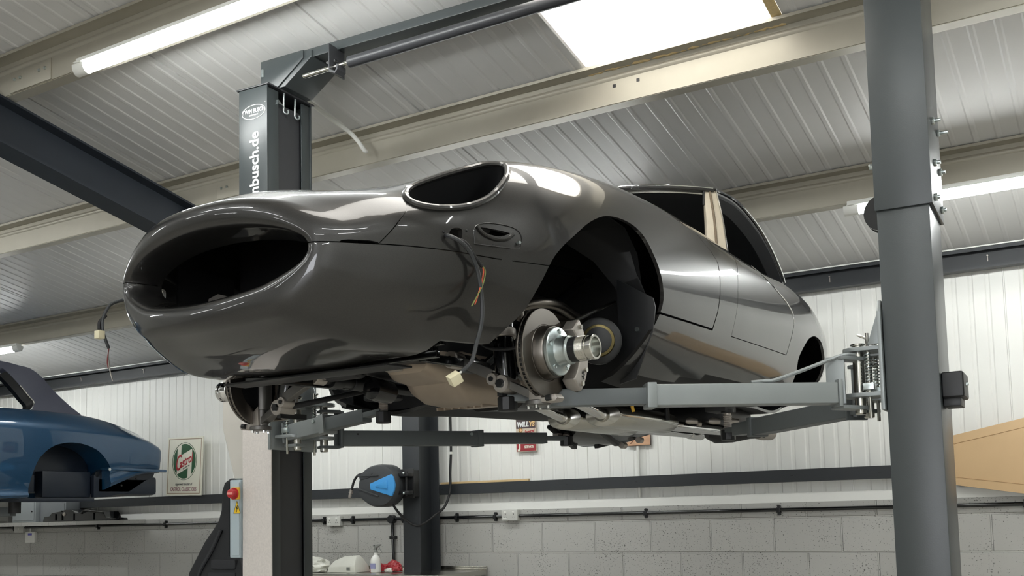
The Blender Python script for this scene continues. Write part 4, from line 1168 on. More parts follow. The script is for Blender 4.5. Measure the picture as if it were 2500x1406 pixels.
rib.loft([rb(.13, .10, .30, .60, .04, cx=.075), rb(.12, .125, .32, .95, .05, cx=.06), rb(.09, .145, .32, 1.2, .04, cx=.04), rb(.07, .15, .30, 1.7, .03, cx=.02)], cap0=True, cap1=True)
GB = rib.build('gearbox', M['black'], ENG)
for k in range(7):
    MB().bar((.165 - .035 * k, .36, .094), (.165 - .035 * k, .62, .128), .008, .012).build('sump_rib', M['sump'], SU)
MB().lathe((-.16, .10, .165), (-.16, .22, .155), [(0, .02), (.006, .042), (.05, .045), (.11, .042), (.12, .02)], 24).build('oil_filter', M['gloss_black'], ENG)
MB().lathe((-.30, .02, .235), (-.12, .02, .235), [(0, .03), (.01, .042), (.16, .042), (.17, .03)], 24).build('dynamo', M['black'], ENG)

# front sub frame: black square tube picture frame
fr = MB()
fr.bar((-.42, -.27, .185), (.44, -.27, .190), .022, .022)
SF = fr.build('front_subframe', M['gloss_black'], CAR, bevel=.003)
for a, b, w_ in (((-.42, -.27, .215), (.46, -.27, .232), .030), ((-.36, -.25, .29), (.40, -.25, .29), .028), ((-.36, -.25, .19), (-.36, -.25, .58), .028), ((.40, -.25, .19), (.40, -.25, .58), .028), ((-.33, -.25, .18), (-.33, .74, .21), .028), ((.36, -.25, .19), (.36, .74, .21), .028), ((-.36, -.25, .55), (-.42, .74, .62), .026), ((.40, -.25, .55), (.44, .74, .62), .026), ((.36, .10, .20), (.43, .70, .60), .024), ((-.33, .10, .20), (-.42, .70, .60), .024), ((-.36, -.25, .56), (.40, -.25, .56), .026)):
    MB().bar(a, b, w_, w_).build('frame_tube', M['gloss_black'], SF, bevel=.003)
random.seed(11)
for x in (-.30, -.22, -.02, .12, .20, .30):
    z = .235 + random.random() * .05
    MB().cyl((x, -.262, z), (x, -.285, z), .007, n=6).build('frame_bolt', M['zinc'], SF)
for x in (-.335, -.275): MB().box(x, x + .022, -.285, -.268, .200, .228).build('mount_tab', M['cast'], SF, bevel=.002)
MB().box(.16, .27, -.30, -.22, .225, .29).build('horn_bracket', M['black'], SF, bevel=.006)
MB().lathe((.10, -.30, .25), (.10, -.22, .25), [(0, .02), (.01, .045), (.06, .05), (.08, .03)], 20).build('horn', M['black'], SF)
MB().prism([(-.40, -.40), (.34, -.40), (.36, -.30), (-.40, -.30)], 'z', .150, .157).build('undertray', M['black'], SF, bevel=.002)
MB().tube(catmull([(.42, -.02, .26), (.48, -.03, .232), (.55, -.02, .225), (.62, .0, .235)], 6), .006, 8).build('brake_hose', M['rubber'], SF)

# ---- front suspension and brakes, both sides
def corner(s):
    T = lambda x, y, z: Vector((s * x, y, z))
    # shock absorber
    SH = MB().lathe(T(.515, .01, .115), T(.462, .03, .55), [(0, .024), (.01, .034), (.02, .037), (.17, .037), (.172, .043), (.205, .043), (.207, .036), (.43, .036)], 24).build('shock_absorber', M['gloss_black'], CAR)
    MB().lathe(T(.497, .017, .268), T(.493, .019, .300), [(0, .0435), (.003, .046), (.028, .046), (.031, .0435)], 24).build('collar', M['cast'], SH)
    MB().cyl(T(.500, -.026, .258), T(.500, -.042, .258), .009, n=6).build('clamp_bolt', M['chrome'], SH)
    eye = MB().lathe(T(.518, -.036, .110), T(.518, .044, .110), [(0, .018), (0, .029), (.006, .031), (.074, .031), (.08, .029), (.08, .018)], 24)
    eye.build('lower_eye', M['cast'], SH)
    MB().cyl(T(.518, -.048, .110), T(.518, -.03, .110), .0145, n=6).build('eye_nut', M['black'], SH)
    MB().lathe(T(.518, -.040, .110), T(.518, -.036, .110), [(0, .0165), (.004, .0165)], 20).build('eye_washer', M['chrome'], SH)
    # forged lower wishbone
    wb = MB()
    wb.bar(T(.335, -.02, .205), T(.480, -.02, .138), .028, .028)
    wb.bar(T(.335, -.034, .210), T(.480, -.034, .143), .006, .036)
    wb.bar(T(.485, -.01, .132), T(.635, .0, .060), .036, .026)
    WB = wb.build('lower_wishbone', M['forged'], CAR, bevel=.005, segs=3)
    MB().bar(T(.33, .36, .205), T(.49, .02, .115), .028, .022).build('rear_leg', M['black'], WB, bevel=.005)
    for (x, z, r) in ((.318, .210, .030), (.486, .128, .021)):
        MB().lathe(T(x, -.044, z), T(x, .014, z), [(0, r * .55), (0, r * .9), (.004, r), (.054, r), (.058, r * .9)], 22).build('pivot_eye', M['cast'], WB)
        MB().cyl(T(x, -.048, z), T(x, -.042, z), r * .42, n=8).build('pivot_bolt', M['black'] if r < .03 else M['steel'], WB)
    MB().cyl(T(.31, -.02, .206), T(.31, 1.0, .20), .021, n=14).build('torsion_bar', M['black'], WB)
    MB().lathe(T(.31, .04, .206), T(.31, .22, .205), [(0, .032), (.06, .032), (.062, .025), (.12, .025), (.122, .030), (.18, .030)], 18).build('fulcrum', M['black'], WB)
    # upper wishbone and upright
    uw = MB().bar(T(.36, .0, .43), T(.55, .0, .345), .03, .022)
    uw.build('upper_wishbone', M['black'], CAR, bevel=.004)
    up = MB()
    up.loft([[T(.628 + .02 * math.cos(a), .0 + .022 * math.sin(a), z) for a in [2 * math.pi * k / 12 for k in range(12)]] for z in (.035, .06, .11)], cap0=True)
    up.loft([[T(.615 + (.022 if z < .3 else .018) * math.cos(a), .0 + (.030 if z < .3 else .02) * math.sin(a), z) for a in [2 * math.pi * k / 12 for k in range(12)]] for z in (.11, .15, .25, .30, .345)], cap1=True)
    UP = up.build('upright', M['forged'], CAR, bevel=0)
    fl = MB().lathe(T(.640, 0, .030), T(.640, 0, .048), [(0, .035), (.003, .042), (.015, .042), (.018, .035)], 20)
    fl.build('ball_joint', M['forged'], UP)
    for a in (20, 110, 200, 290):
        MB().cyl(T(.640 + .033 * math.cos(R(a)), .033 * math.sin(R(a)), .030), T(.640 + .033 * math.cos(R(a)), .033 * math.sin(R(a)), .020), .006, n=6).build('joint_bolt', M['chrome'], UP)
    MB().prism([(s * .62, .036), (s * .72, .036), (s * .73, .048), (s * .72, .062), (s * .67, .052), (s * .655, .10), (s * .625, .125)], 'y', -.03, .02).build('steering_arm', M['cast'], UP, bevel=.006)
    MB().cyl(T(.69, -.032, .048), T(.708, -.031, .050), .010, n=10).build('arm_slot', M['black'], UP)
    # vented disc: two faces, vane ring, hat
    D = MB()
    D.lathe(T(.668, 0, .20), T(.680, 0, .20), [(0, .088), (0, .1445), (.0015, .146), (.0075, .146), (.009, .1445), (.009, .094), (.007, .092), (.007, .086)], 72, cap=False)
    D.lathe(T(.650, 0, .20), T(.668, 0, .20), [(0, .088), (0, .1445), (.0015, .146), (.0075, .146), (.009, .1445), (.009, .088)], 72, cap=False)
    DI = D.build('brake_disc', M['disc'], CAR, ang=25)
    MB().lathe(T(.659, 0, .20), T(.668, 0, .20), [(0, .090), (0, .141), (.009, .141), (.009, .090)], 72).build('vent_gap', M['black'], DI)
    for k in range(48):
        a = 2 * math.pi * k / 48
        c_ = Vector((0, math.cos(a), math.sin(a)))
    vn = MB()
    for k in range(60):
        a = 2 * math.pi * k / 60
        p0 = T(.6635, math.cos(a) * .139, .20 + math.sin(a) * .139); p1 = T(.6635, math.cos(a) * .1445, .20 + math.sin(a) * .1445)
        vn.bar(p0, p1, .004, .009, up=(1, 0, 0))
    vn.build('vanes', M['disc'], DI)
    MB().lathe(T(.668, 0, .20), T(.715, 0, .20), [(0, .092), (.006, .092), (.008, .0885), (.040, .0855), (.044, .083), (.047, .07)], 64).build('disc_hat', M['disc'], DI)
    # hub flange, studs, splined barrel
    HB = MB().lathe(T(.712, 0, .20), T(.87, 0, .20), [(0, .06), (0, .078), (.003, .080), (.012, .080), (.014, .077), (.016, .062), (.020, .050), (.034, .046), (.048, .0445), (.050, .047), (.056, .047), (.060, .0435), (.062, .0415)], 48).build('hub', M['zinc'], CAR, ang=25)
    MB().lathe(T(.770, 0, .20), T(.87, 0, .20), [(0, .030), (0, .0405), (.028, .0405), (.030, .039), (.031, .039)], 40).build('hub_spline', M['black'], HB)
    pr = [(0, .030), (0, .0395)]
    for k in range(8): pr += [(.004 + k * .0035, .0410), (.00575 + k * .0035, .0395)]
    pr += [(.036, .0395), (.036, .0375), (.046, .0375), (.046, .0400), (.058, .0400), (.060, .0385), (.060, .0325), (.030, .0320)]
    MB().lathe(T(.798, 0, .20), T(.87, 0, .20), pr, 48).build('threaded_nose', M['chrome'] if s < 0 else M['steel'], HB)
    MB().cyl(T(.826, 0, .20), T(.830, 0, .20), .0325, n=40).build('hub_bore', M['zinc'], HB)
    for k in range(5):
        a = R(72 * k + 20)
        p = T(.724, math.cos(a) * .064, .20 + math.sin(a) * .064)
        MB().cyl(p, p + T(.008, 0, 0), .0085, n=6).build('flange_bolt', M['zinc'], HB, bevel=.001)
    # caliper behind the disc
    cl = MB()
    pts = []
    for k in range(9):
        a = R(-52 + 104 * k / 8)
        pts.append((.105 * math.cos(a) + .012, .20 + .105 * math.sin(a)))
    for k in range(9):
        a = R(48 - 96 * k / 8)
        pts.append((.165 * math.cos(a) + .010, .20 + .165 * math.sin(a)))
    cl.prism(pts, 'x', s * .684, s * .735)
    CLP = cl.build('brake_caliper', M['cast'], CAR, bevel=.008, segs=3)
    m2 = MB(); m2.prism(pts, 'x', s * .600, s * .646); m2.build('inner_half', M['cast'], CLP, bevel=.008)
    br_ = MB(); br_.prism([(q[0], q[1]) for q in pts[9:]] + [(.160 * math.cos(R(-48)) + .01, .20 + .160 * math.sin(R(-48))), (.160 + .01, .20), (.160 * math.cos(R(48)) + .01, .20 + .160 * math.sin(R(48)))], 'x', s * .62, s * .72)
    br_.build('bridge', M['disc'], CLP)
    for a in (-40, -18, 18, 40):
        p = T(.735, .148 * math.cos(R(a)) + .010, .20 + .148 * math.sin(R(a)))
        MB().cyl(p, p + T(.007, 0, 0), .008, n=8).build('caliper_bolt', M['steel'], CLP)
    letter('caliper_mark', 'AP', .022, M['black'], CLP, Matrix.Translation(T(.7357, .135, .135)) @ Matrix.Rotation(R(90 * s), 4, 'Z') @ Matrix.Rotation(R(90), 4, 'X') @ Matrix.Rotation(R(80), 4, 'Z'), bold=.0004)
    # tie rod
    MB().tube([T(.605, .215, .322), T(.60, .638, .477)], .0075, 10).build('tie_rod', M['steel'], CAR)
corner(1); corner(-1)
# brass coloured servo behind the left disc, cooling pipes, hoses
gold = mat('passivated_brass_tone', (96, 86, 56), .3, .9, noise=.1, nscale=20)
SV = MB().lathe((.655, .395, .292), (.60, .51, .292), [(0, .078), (.004, .085), (.012, .085), (.016, .078), (.10, .074), (.12, .05)], 40).build('brake_servo', M['black'], CAR)
MB().lathe((.66, .386, .292), (.63, .45, .292), [(0, .040), (.004, .058), (.02, .064)], 40).build('servo_dish', gold, SV)
MB().lathe((.664, .378, .292), (.655, .40, .292), [(0, .020), (.006, .048), (.012, .048)], 28).build('servo_port', M['black'], SV)
MB().tube(catmull([(.50, .10, .50), (.505, .12, .46), (.49, .14, .42), (.495, .15, .36)], 6), .012, 10).build('brake_pipe', M['cast'], CAR)
EXM = MB().lathe((.34, .30, .46), (.46, .72, .40), [(0, .03), (.02, .055), (.16, .058), (.30, .045), (.43, .04)], 24).build('exhaust_manifold', M['disc'], CAR)
MB().tube(catmull([(.36, .34, .40), (.40, .32, .44), (.47, .40, .45), (.48, .55, .42)], 6), .020, 12).build('down_pipe', M['disc'], EXM)
yh = mat('yellow_hose', (206, 160, 40), .45)
MB().tube(catmull([(.55, .82, .27), (.55, .86, .20), (.53, .88, .15), (.535, .90, .08)], 6), .007, 8).build('yellow_hose', yh, CAR)
for x, y, z in ((.46, .05, .60), (.52, .03, .55), (.47, .16, .52), (.55, .22, .60)):
    MB().cyl((x, y, z), (x, y - .02, z), .010, n=6).build('bracket_bolt', M['zinc'], SF)
MB().box(.42, .60, .04, .10, .53, .57).build('spring_bracket', M['gloss_black'], SF, bevel=.005)

# ---- exhaust: two silencers side by side and twin tail pipes
def silencer(x, y0, y1, z, tail):
    mb = MB()
    def el(a, b, y): return [Vector((x + a * math.cos(2 * math.pi * k / 32), y, z + b * math.sin(2 * math.pi * k / 32))) for k in range(32)]
    mb.loft([el(.030, .026, y0 - .02), el(.036, .030, y0), el(.085, .046, y0 + .004), el(.090, .050, y0 + .012), el(.090, .050, y1 - .012), el(.085, .046, y1)], cap0=True, cap1=True)
    S = mb.build('silencer', M['steel'], CAR, ang=30)
    MB().tube(catmull([(x, y0 + .01, z), (x, y0 - .10, z + .02), (x - .01, y0 - .30, z + .06), (x - .01, y0 - .5, z + .10)], 6), .024, 14).build('front_pipe', M['chrome'], S)
    MB().tube([(x, y1 - .02, z), (x, y1 + .06, z - .005), (x, tail - .14, z + .005)], .026, 16).build('tail_pipe', M['chrome'], S)
    MB().lathe((x, tail - .16, z + .005), (x, tail, z + .010), [(0, .026), (.01, .033), (.16, .037), (.16, .033), (.03, .028)], 28, cap=False).build('tail_trim', M['chrome'], S)
    for yy in (y0 + .20, y1 - .15):
        MB().lathe((x, yy, z), (x, yy + .02, z), [(0, .091), (.02, .091)], 32).build('strap', M['black'], S) if False else None
    return S
silencer(.075, 1.13, 1.74, .100, 2.66)
silencer(.270, 1.13, 1.74, .100, 2.66)
for x in (-.02, .17, .36):
    MB().cyl((x, 1.60, .10), (x, 1.60, .19), .012, n=10).build('silencer_mount', M['rubber'], CAR)

# ---- rear suspension cage, differential, rear wishbones
cg = MB().prism([(1.70, .18), (1.78, .118), (1.98, .040), (2.06, .034), (2.22, .058), (2.38, .095), (2.60, .150), (2.66, .18)], 'x', -.36, -.14)
RC = cg.build('rear_subframe', M['gloss_black'], CAR, bevel=.01)
for a, b, w_ in (((-.38, 1.76, .13), (-.38, 2.02, .03), .03), ((-.125, 1.80, .11), (-.125, 2.02, .032), .03), ((-.25, 2.02, .028), (-.15, 2.5, .125), .028)):
    MB().bar(a, b, w_, .02).build('cage_strut', M['black'], RC, bevel=.004)
for p in ((-.38, 1.84, .09), (-.12, 2.08, .03), (-.12, 2.28, .068)):
    MB().lathe(Vector(p) + Vector((0, -.02, 0)), Vector(p) + Vector((0, .02, 0)), [(0, .010), (0, .017), (.04, .017), (.04, .010)], 14).build('bush', M['cast'], RC)
MB().lathe((.16, 2.55, .12), (.42, 2.78, .115), [(0, .05), (.05, .075), (.15, .07), (.25, .05), (.33, .045)], 22).build('rear_hub_carrier', M['black'], RC)
MB().lathe((.38, 2.74, .105), (.42, 2.90, .105), [(0, .04), (.05, .045), (.13, .042), (.16, .02)], 20).build('rear_bush', M['cast'], RC)
MB().box(.0, .40, 2.2, 2.62, .13, .22).build('differential', M['black'], RC, bevel=.03)
for x, y in ((.30, 1.95), (.38, 2.05), (.44, 2.15), (.25, 2.12)):
    MB().lathe((x, y, .125), (x + .05, y + .03, .12), [(0, .012), (.02, .018), (.058, .012)], 12).build('pipe_union', M['cast'], RC)
for x in (-.44, .44):
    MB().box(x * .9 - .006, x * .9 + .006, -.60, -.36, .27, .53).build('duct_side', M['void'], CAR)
for x, y in ((.585, 1.70), (-.36, 1.88)):
    MB().box(x - .05, x + .05, y - .07, y + .07, .128, .215).build('jacking_block', M['void'], CAR, bevel=.006)
for s in (1, -1):
    p = on_body(s, 3.04, .585, .004)
    MB().sphere(p, .030, 14, (.45, 1.0, .55)).build('rear_lamp', M['chrome'], CAR)
# sill jacking rails under the floor
for x in (.60, -.60):
    MB().bar((x * .95, .80, .158), (x * .95, 2.05, .196), .05, .016).build('floor_rail', M['void'], CAR, bevel=.004)
MB().bar((0, .75, .158), (0, 2.1, .196), .2, .016).build('floor_tunnel', M['void'], CAR, bevel=.01)
for s in (1, -1):
    MB().prism([(s * .52, -.03), (s * .52, .11), (s * .50, .11), (s * .50, -.03)], 'z', .07, .09).build('lower_bracket', M['black'], CAR)
# ------------------------------------------------------------------ things along the back wall
# ---- the blue saloon shell on the next lift, tail towards the wall (local y = rear)
BL = thing('blue_coupe', 'dark teal blue coupe shell raised at the left, tail by the round oil sign', 'car', (-8.08, 5.30, 1.70), 0)
def bsec(y, deck, edge_w, edge_z, sh_w, sh_z, side_w, side_z, low_w, low_z, bot):
    return [(0, y, deck), (edge_w * .55, y, deck - .004), (edge_w, y, edge_z), (sh_w, y, sh_z), (side_w - .012, y, (sh_z + side_z) / 2 + .01), (side_w, y, side_z), (side_w - .008, y, (side_z + low_z) / 2), (low_w, y, low_z), (low_w - .06, y, bot), (0, y, bot)]
BS = [bsec(-3.0, .80, .70, .80, .80, .765, .88, .58, .85, .18, .10), bsec(-1.5, .805, .70, .805, .80, .775, .88, .58, .85, .18, .10), bsec(-.6, .80, .70, .80, .80, .78, .88, .59, .85, .18, .10),
      bsec(-.1, .795, .70, .795, .795, .772, .88, .57, .845, .20, .12), bsec(.2, .785, .69, .785, .785, .755, .875, .55, .84, .24, .14), bsec(.45, .755, .67, .752, .765, .715, .865, .54, .835, .33, .22),
      bsec(.65, .715, .64, .710, .735, .670, .85, .525, .825, .36, .30), bsec(.82, .67, .60, .662, .70, .622, .83, .50, .80, .36, .32), bsec(.91, .62, .57, .610, .66, .578, .80, .47, .78, .36, .33), bsec(.945, .56, .50, .555, .58, .535, .72, .45, .70, .37, .35)]
A_ = np.array(BS)
kn = np.array([0] + list(np.cumsum([np.linalg.norm(A_[i + 1] - A_[i], axis=1).mean() for i in range(len(A_) - 1)])))
AA = hermite(A_, kn, 6)
rings = []
for g in AA:
    full = np.concatenate([g, (g * np.array([-1, 1, 1]))[-2:0:-1]])
    ext = np.concatenate([full[-2:], full, full[:3]])
    f = hermite(ext, np.array([0, 1, 2, 3, 4, 5, 6, 7, 8, 9, 10, 11, 12, 13, 14, 15, 16, 17, 18, 19, 20, 21, 22], float)[:len(ext)], 4)
    rings.append([Vector(p) for p in f[8:8 + 18 * 4]])
mb = MB(); mb.loft(rings, cap0=True, cap1=True)
bmesh.ops.recalc_face_normals(mb.bm, faces=mb.bm.faces)
bsm = bpy.data.meshes.new('blue_base'); mb.bm.to_mesh(bsm)
bb_bvh = BVHTree.FromBMesh(mb.bm)
bsm.materials.append(M['blue'])
barch = [(v.x, v.y) for v in catmull([(-.385, .16, 0), (-.375, .225, 0), (-.353, .315, 0), (-.30, .425, 0), (-.196, .51, 0), (-.063, .545, 0), (.078, .538, 0), (.212, .494, 0), (.31, .413, 0), (.354, .354, 0)], 5)]
def bcut(poly, a, b, axis='x'):
    m_ = cutter(poly, a, b, axis); m_.materials.clear(); m_.materials.append(M['gloss_black']); return m_
sh_ = boolean(bsm, [bcut(barch + [(.36, .05), (-.385, .05)], .45, 1.3), bcut(barch + [(.36, .05), (-.385, .05)], -1.3, -.45),
                    bcut([(-.62, -2.2), (.62, -2.2), (.62, -.35), (-.62, -.35)], .55, 1.2, 'z')])
for p in sh_.polygons: p.use_smooth = True
smooth_by_angle(sh_, 32)
bo = link('body_shell', sh_, None, BL)
# cabin: roof, hooped pillar with the lining inside the side window
roofm = mat('dark_grey_vinyl_roof', (74, 76, 90), .5, noise=.06, nscale=50, bump=.15, bscale=300)
P = [(-2.2, .80), (-2.0, .95), (-1.75, 1.12), (-1.4, 1.18), (-.9, 1.185), (-.49, 1.162), (-.35, 1.145), (-.245, 1.128), (-.137, 1.062), (-.063, .987), (.05, .88), (.134, .815), (.17, .79)]
Q = [(-2.1, .80), (-1.90, .95), (-1.70, 1.06), (-1.4, 1.10), (-.9, 1.115), (-.55, 1.11), (-.467, 1.085), (-.353, .985), (-.293, .91), (-.255, .868), (-.258, .840), (-.29, .80), (-.33, .79)]
for s in (1, -1):
    outer = catmull([(s * (.66 if z > 1.0 else .66 + .06 * (1 - (z - .79) / .21)), y, z) for y, z in P], 5)
    inner = catmull([(s * (.68 if z > 1.0 else .68 + .045 * (1 - (z - .79) / .21)), y, z) for y, z in Q], 5)
    inn2 = [v + Vector((-s * .07, .0, -.01)) for v in inner]
    out2 = [v + Vector((-s * .10, 0, -.02)) for v in outer]
    MB().loft([outer, inner, inn2, out2, outer], closed=False).build('roof_pillar', roofm, BL, ang=40)
    k0 = 6 * 5
    MB().loft([[v + Vector((-s * .002, -.002, -.002)) for v in inner[k0:]], [v + Vector((-s * .02, -.05, -.03)) for v in inner[k0:]], [v + Vector((-s * .06, -.055, -.035)) for v in inner[k0:]]], closed=False).build('window_channel', M['black'], BL)
    MB().tube([v + Vector((s * .003, 0, 0)) for v in inner[k0 + 5:]], .005, 6).build('window_trim', M['chrome'], BL)
rf = []
for (y, z) in P[3:8]:
    rf.append([Vector((.66 * q, y, z + .05 * (1 - q * q))) for q in [-1 + k / 6 for k in range(13)]])
MB().loft(rf, closed=False).build('roof_panel', roofm, BL)
MB().tube([(.62, .02, .80), (.66, .10, .792), (.66, .20, .782)], .006, 6).build('deck_trim', M['chrome'], BL)
# wheel well and rear floor pressings
well = mat('blue_black_underbody', (24, 32, 44), .4, noise=.12, nscale=12)
MB().box(-.60, .60, -.36, .34, .16, .56).build('wheel_well', well, BL, bevel=.05)
MB().box(.60, .70, -.16, .28, .12, .33).build('chassis_leg', well, BL, bevel=.01)
MB().box(.58, .66, -.36, -.20, .16, .30).build('jacking_bracket', well, BL, bevel=.008)
mb = MB().prism([(.33, .345), (.90, .345), (.88, .30), (.80, .26), (.62, .16), (.40, .125), (.28, .12), (.28, .30)], 'x', .70, .74)
RQ = mb.build('rear_quarter_lower', well, BL, bevel=.006)
for y, z, r in ((.31, .31, .022), (.70, .28, .010), (.55, .22, .010)):
    MB().lathe((.738, y, z), (.744, y, z), [(0, r), (.004, r), (.006, r * .6)], 16).build('grommet', M['black'], RQ)
MB().box(-.74, .74, .30, .92, .14, .30).build('boot_floor', well, BL, bevel=.03)
MB().bar((.80, .33, .352), (.80, .93, .345), .10, .022).build('rear_valance_lip', M['blue'], BL, bevel=.004)
MB().bar((-.74, .935, .352), (.78, .935, .352), .05, .022).build('bumper_lip', M['blue'], BL, bevel=.004)
MB().bar((.70, -1.6, .10), (.70, .28, .10), .10, .03).build('floor_sill', well, BL, bevel=.005)
MB().cyl((.852, .342, .345), (.858, .342, .345), .012, n=12).build('wing_bolt', M['zinc'], BL)
# the second lift that carries it (its post stands out of the picture to the left)
L2 = thing('car_lift', 'grey post lift at the far left under the blue coupe', 'vehicle lift', (-8.08, 4.3, 0))
MB().box(-1.50, -1.32, -.15, .15, 0, 3.2).build('post', M['lift_grey'], L2, bevel=.004)
MB().box(-1.32, -1.24, -.14, .14, 1.66, 1.98).build('carriage', M['arm_dark'], L2, bevel=.003)
for dy in (-1.0, .75):
    MB().bar((-1.24, 0, 1.715), (-.62, dy, 1.715), .07, .07).build('arm', M['arm_dark'], L2, bevel=.004)
    MB().cyl((-.60, dy, 1.70), (-.60, dy, 1.80), .045, n=16).build('lifting_pad', M['rubber'], L2)
    MB().bar((-1.24, 0, 1.715), (.58, dy * .9, 1.715), .07, .07).build('arm', M['arm_dark'], L2, bevel=.004)
    MB().cyl((.60, dy * .9, 1.70), (.60, dy * .9, 1.80), .045, n=16).build('lifting_pad', M['rubber'], L2)

# ---- oil sign standing on the cladding rail
green = mat('sign_green', (36, 84, 52), .45)
sred = mat('sign_red', (176, 38, 48), .45)
cream = mat('sign_cream', (226, 224, 208), .45, noise=.03)
brown = mat('sign_border_bronze', (150, 128, 104), .45)
OS = thing('oil_sign', 'white sign with green roundel and red script, propped on the wall rail', 'sign', (-7.595, 6.742, 1.848), rot=(R(-1.5), R(1.6), 0))
MB().box(-.232, .232, -.008, .004, 0, .54).build('sign_panel', cream, OS, bevel=.002)
bd = MB()
for a, b, c, d in ((-.216, .216, .016, .022), (-.216, .216, .518, .524), (-.216, -.210, .016, .524), (.210, .216, .016, .524)):
    bd.box(a, b, -.0092, -.008, c, d)
bd.build('sign_border', brown, OS)
yf = -.0085
def disc_poly(r, cx=0, cz=.315, sx=.92): return [(cx + r * sx * math.cos(2 * math.pi * k / 64), cz + r * math.sin(2 * math.pi * k / 64)) for k in range(64)]
MB().tube([(x, -.0088, z) for x, z in disc_poly(.172)], .0022, 6, closed=True).build('roundel_ring', green, OS)
def clip_poly(poly, fn):
    """keep the part of a polygon where fn(p) >= 0"""
    out = []
    for a, b in zip(poly, poly[1:] + poly[:1]):
        fa, fb = fn(a), fn(b)
        if fa >= 0: out.append(a)
        if fa * fb < 0:
            t = fa / (fa - fb); out.append((a[0] + (b[0] - a[0]) * t, a[1] + (b[1] - a[1]) * t))
    return out
big = disc_poly(.160)
ban_hi = lambda p: (p[1] - .315) - (.075 + .42 * p[0])
ban_lo = lambda p: -((p[1] - .315) - (-.083 + .42 * p[0]))
pieces = [clip_poly(big, lambda p: -.098 - p[0]), clip_poly(big, lambda p: p[0] - .098),
          clip_poly(clip_poly(big, ban_hi), lambda p: p[0] + .046), clip_poly(clip_poly(big, ban_lo), lambda p: .046 - p[0])]
pieces[2] = clip_poly(pieces[2], lambda p: .098 - p[0]); pieces[3] = clip_poly(pieces[3], lambda p: p[0] + .098)
gp = MB()
for pc in pieces: gp.prism(pc, 'y', -.0094, -.008)
gp.build('roundel', green, OS)
def sgn(x, z, y=-.0094): return Matrix.Translation((x, y, z)) @ Matrix.Rotation(R(90), 4, 'X')
tilt = Matrix(((1, 0, 0, 0), (.42, 1, 0, 0), (0, 0, 1, 0), (0, 0, 0, 1)))
letter('sign_name', 'astrol', .118, sred, OS, sgn(.024, .318) @ tilt, bold=.0018, sx=.62, shear=.12)
letter('sign_name_initial', 'C', .200, sred, OS, sgn(-.078, .290) @ tilt, bold=.001, sx=.50, shear=.12)
letter('small_print', 'MOTOR OIL', .016, mat('sign_grey_print', (96, 100, 96), .5), OS, sgn(.028, .262) @ tilt, sx=1.0)
letter('sign_line', 'Approved stockist of', .036, mat('sign_grey_line', (110, 112, 108), .5), OS, sgn(0, .103), sx=.72, shear=.2)
letter('sign_line', 'CASTROL CLASSIC OILS', .052, mat('sign_mauve_line', (150, 112, 116), .5), OS, sgn(0, .055), sx=.62)

# ---- enamel service sign and tan plaque on the cladding
ES = thing('enamel_sign', 'tall rusty enamel sign with big white lettering and red SALES panel on ribbed wall', 'sign', (-3.976, 6.838, 2.070))
esd = mat('sign_dark_maroon', (72, 58, 60), .5, noise=.2, nscale=30)
MB().box(-.088, .088, -.010, 0, 0, .272).build('sign_panel', mat('aged_cream_enamel', (200, 186, 168), .45, noise=.15, nscale=40), ES, bevel=.002)
MB().box(-.084, .084, -.0115, -.010, .175, .268).build('dark_panel', esd, ES)
MB().box(-.084, .084, -.0115, -.010, .004, .098).build('red_panel', mat('aged_red_enamel', (150, 46, 52), .45, noise=.2, nscale=40), ES)
wl = Matrix.Translation((0, -.0125, .205)) @ Matrix.Rotation(R(90), 4, 'X')
letter('sign_name', 'WILL', .052, M['white_print'], ES, wl @ Matrix.Translation((-.026, 0, 0)), bold=.0022, sx=.86, shear=.18)
letter('sign_name', 'YS', .052, mat('sign_straw', (222, 186, 130), .5), ES, wl @ Matrix.Translation((.052, 0, 0)), bold=.0022, sx=.86, shear=.18)
letter('script_line', 'Best Value', .026, sred, ES, Matrix.Translation((0, -.0125, .250)) @ Matrix.Rotation(R(90), 4, 'X'), sx=.85, shear=.35)
letter('script_line', 'Serviced', .034, sred, ES, Matrix.Translation((.030, -.0115, .150)) @ Matrix.Rotation(R(90), 4, 'X') @ Matrix.Rotation(R(8), 4, 'Z'), sx=.72, shear=.35, bold=.0006)
flesh = mat('sign_flesh', (220, 178, 140), .5)
FG = MB().lathe((-.046, -.0105, .162), (-.046, -.0125, .162), [(0, .018), (.002, .016)], 20).build('figure_hair', mat('sign_mustard', (150, 112, 50), .5), ES)
MB().lathe((-.044, -.0125, .163), (-.044, -.0140, .163), [(0, .010), (.0015, .009)], 16).build('figure_face', flesh, FG)
MB().prism([(-.072, .112), (-.020, .112), (-.028, .138), (-.040, .148), (-.052, .148), (-.064, .138)], 'y', -.0118, -.0105).build('figure_shoulders', mat('sign_straw_dress', (226, 196, 120), .5), FG)
letter('sign_line', 'SALES &', .026, cream, ES, Matrix.Translation((.026, -.0125, .066)) @ Matrix.Rotation(R(90), 4, 'X'), sx=.85, bold=.0009)
letter('sign_line', 'SERVICE', .026, cream, ES, Matrix.Translation((.026, -.0125, .034)) @ Matrix.Rotation(R(90), 4, 'X'), sx=.85, bold=.0009)
letter('sign_initial', 'J', .080, cream, ES, Matrix.Translation((-.056, -.0125, .050)) @ Matrix.Rotation(R(90), 4, 'X'), bold=.003)
TP = thing('wall_plaque', 'small cracked tan plaque on the ribbed wall under the exhaust tails', 'sign', (-3.056, 6.838, 2.066))
MB().box(-.092, .092, -.010, 0, 0, .150).build('plaque', mat('weathered_tan_plaque', (206, 164, 132), .55, noise=.12, nscale=20), TP, bevel=.004)
MB().box(-.094, .094, -.0085, 0.001, -.003, .153).build('plaque_edge', mat('dark_plaque_edge', (92, 70, 60), .6), TP, bevel=.003)
mb = MB()
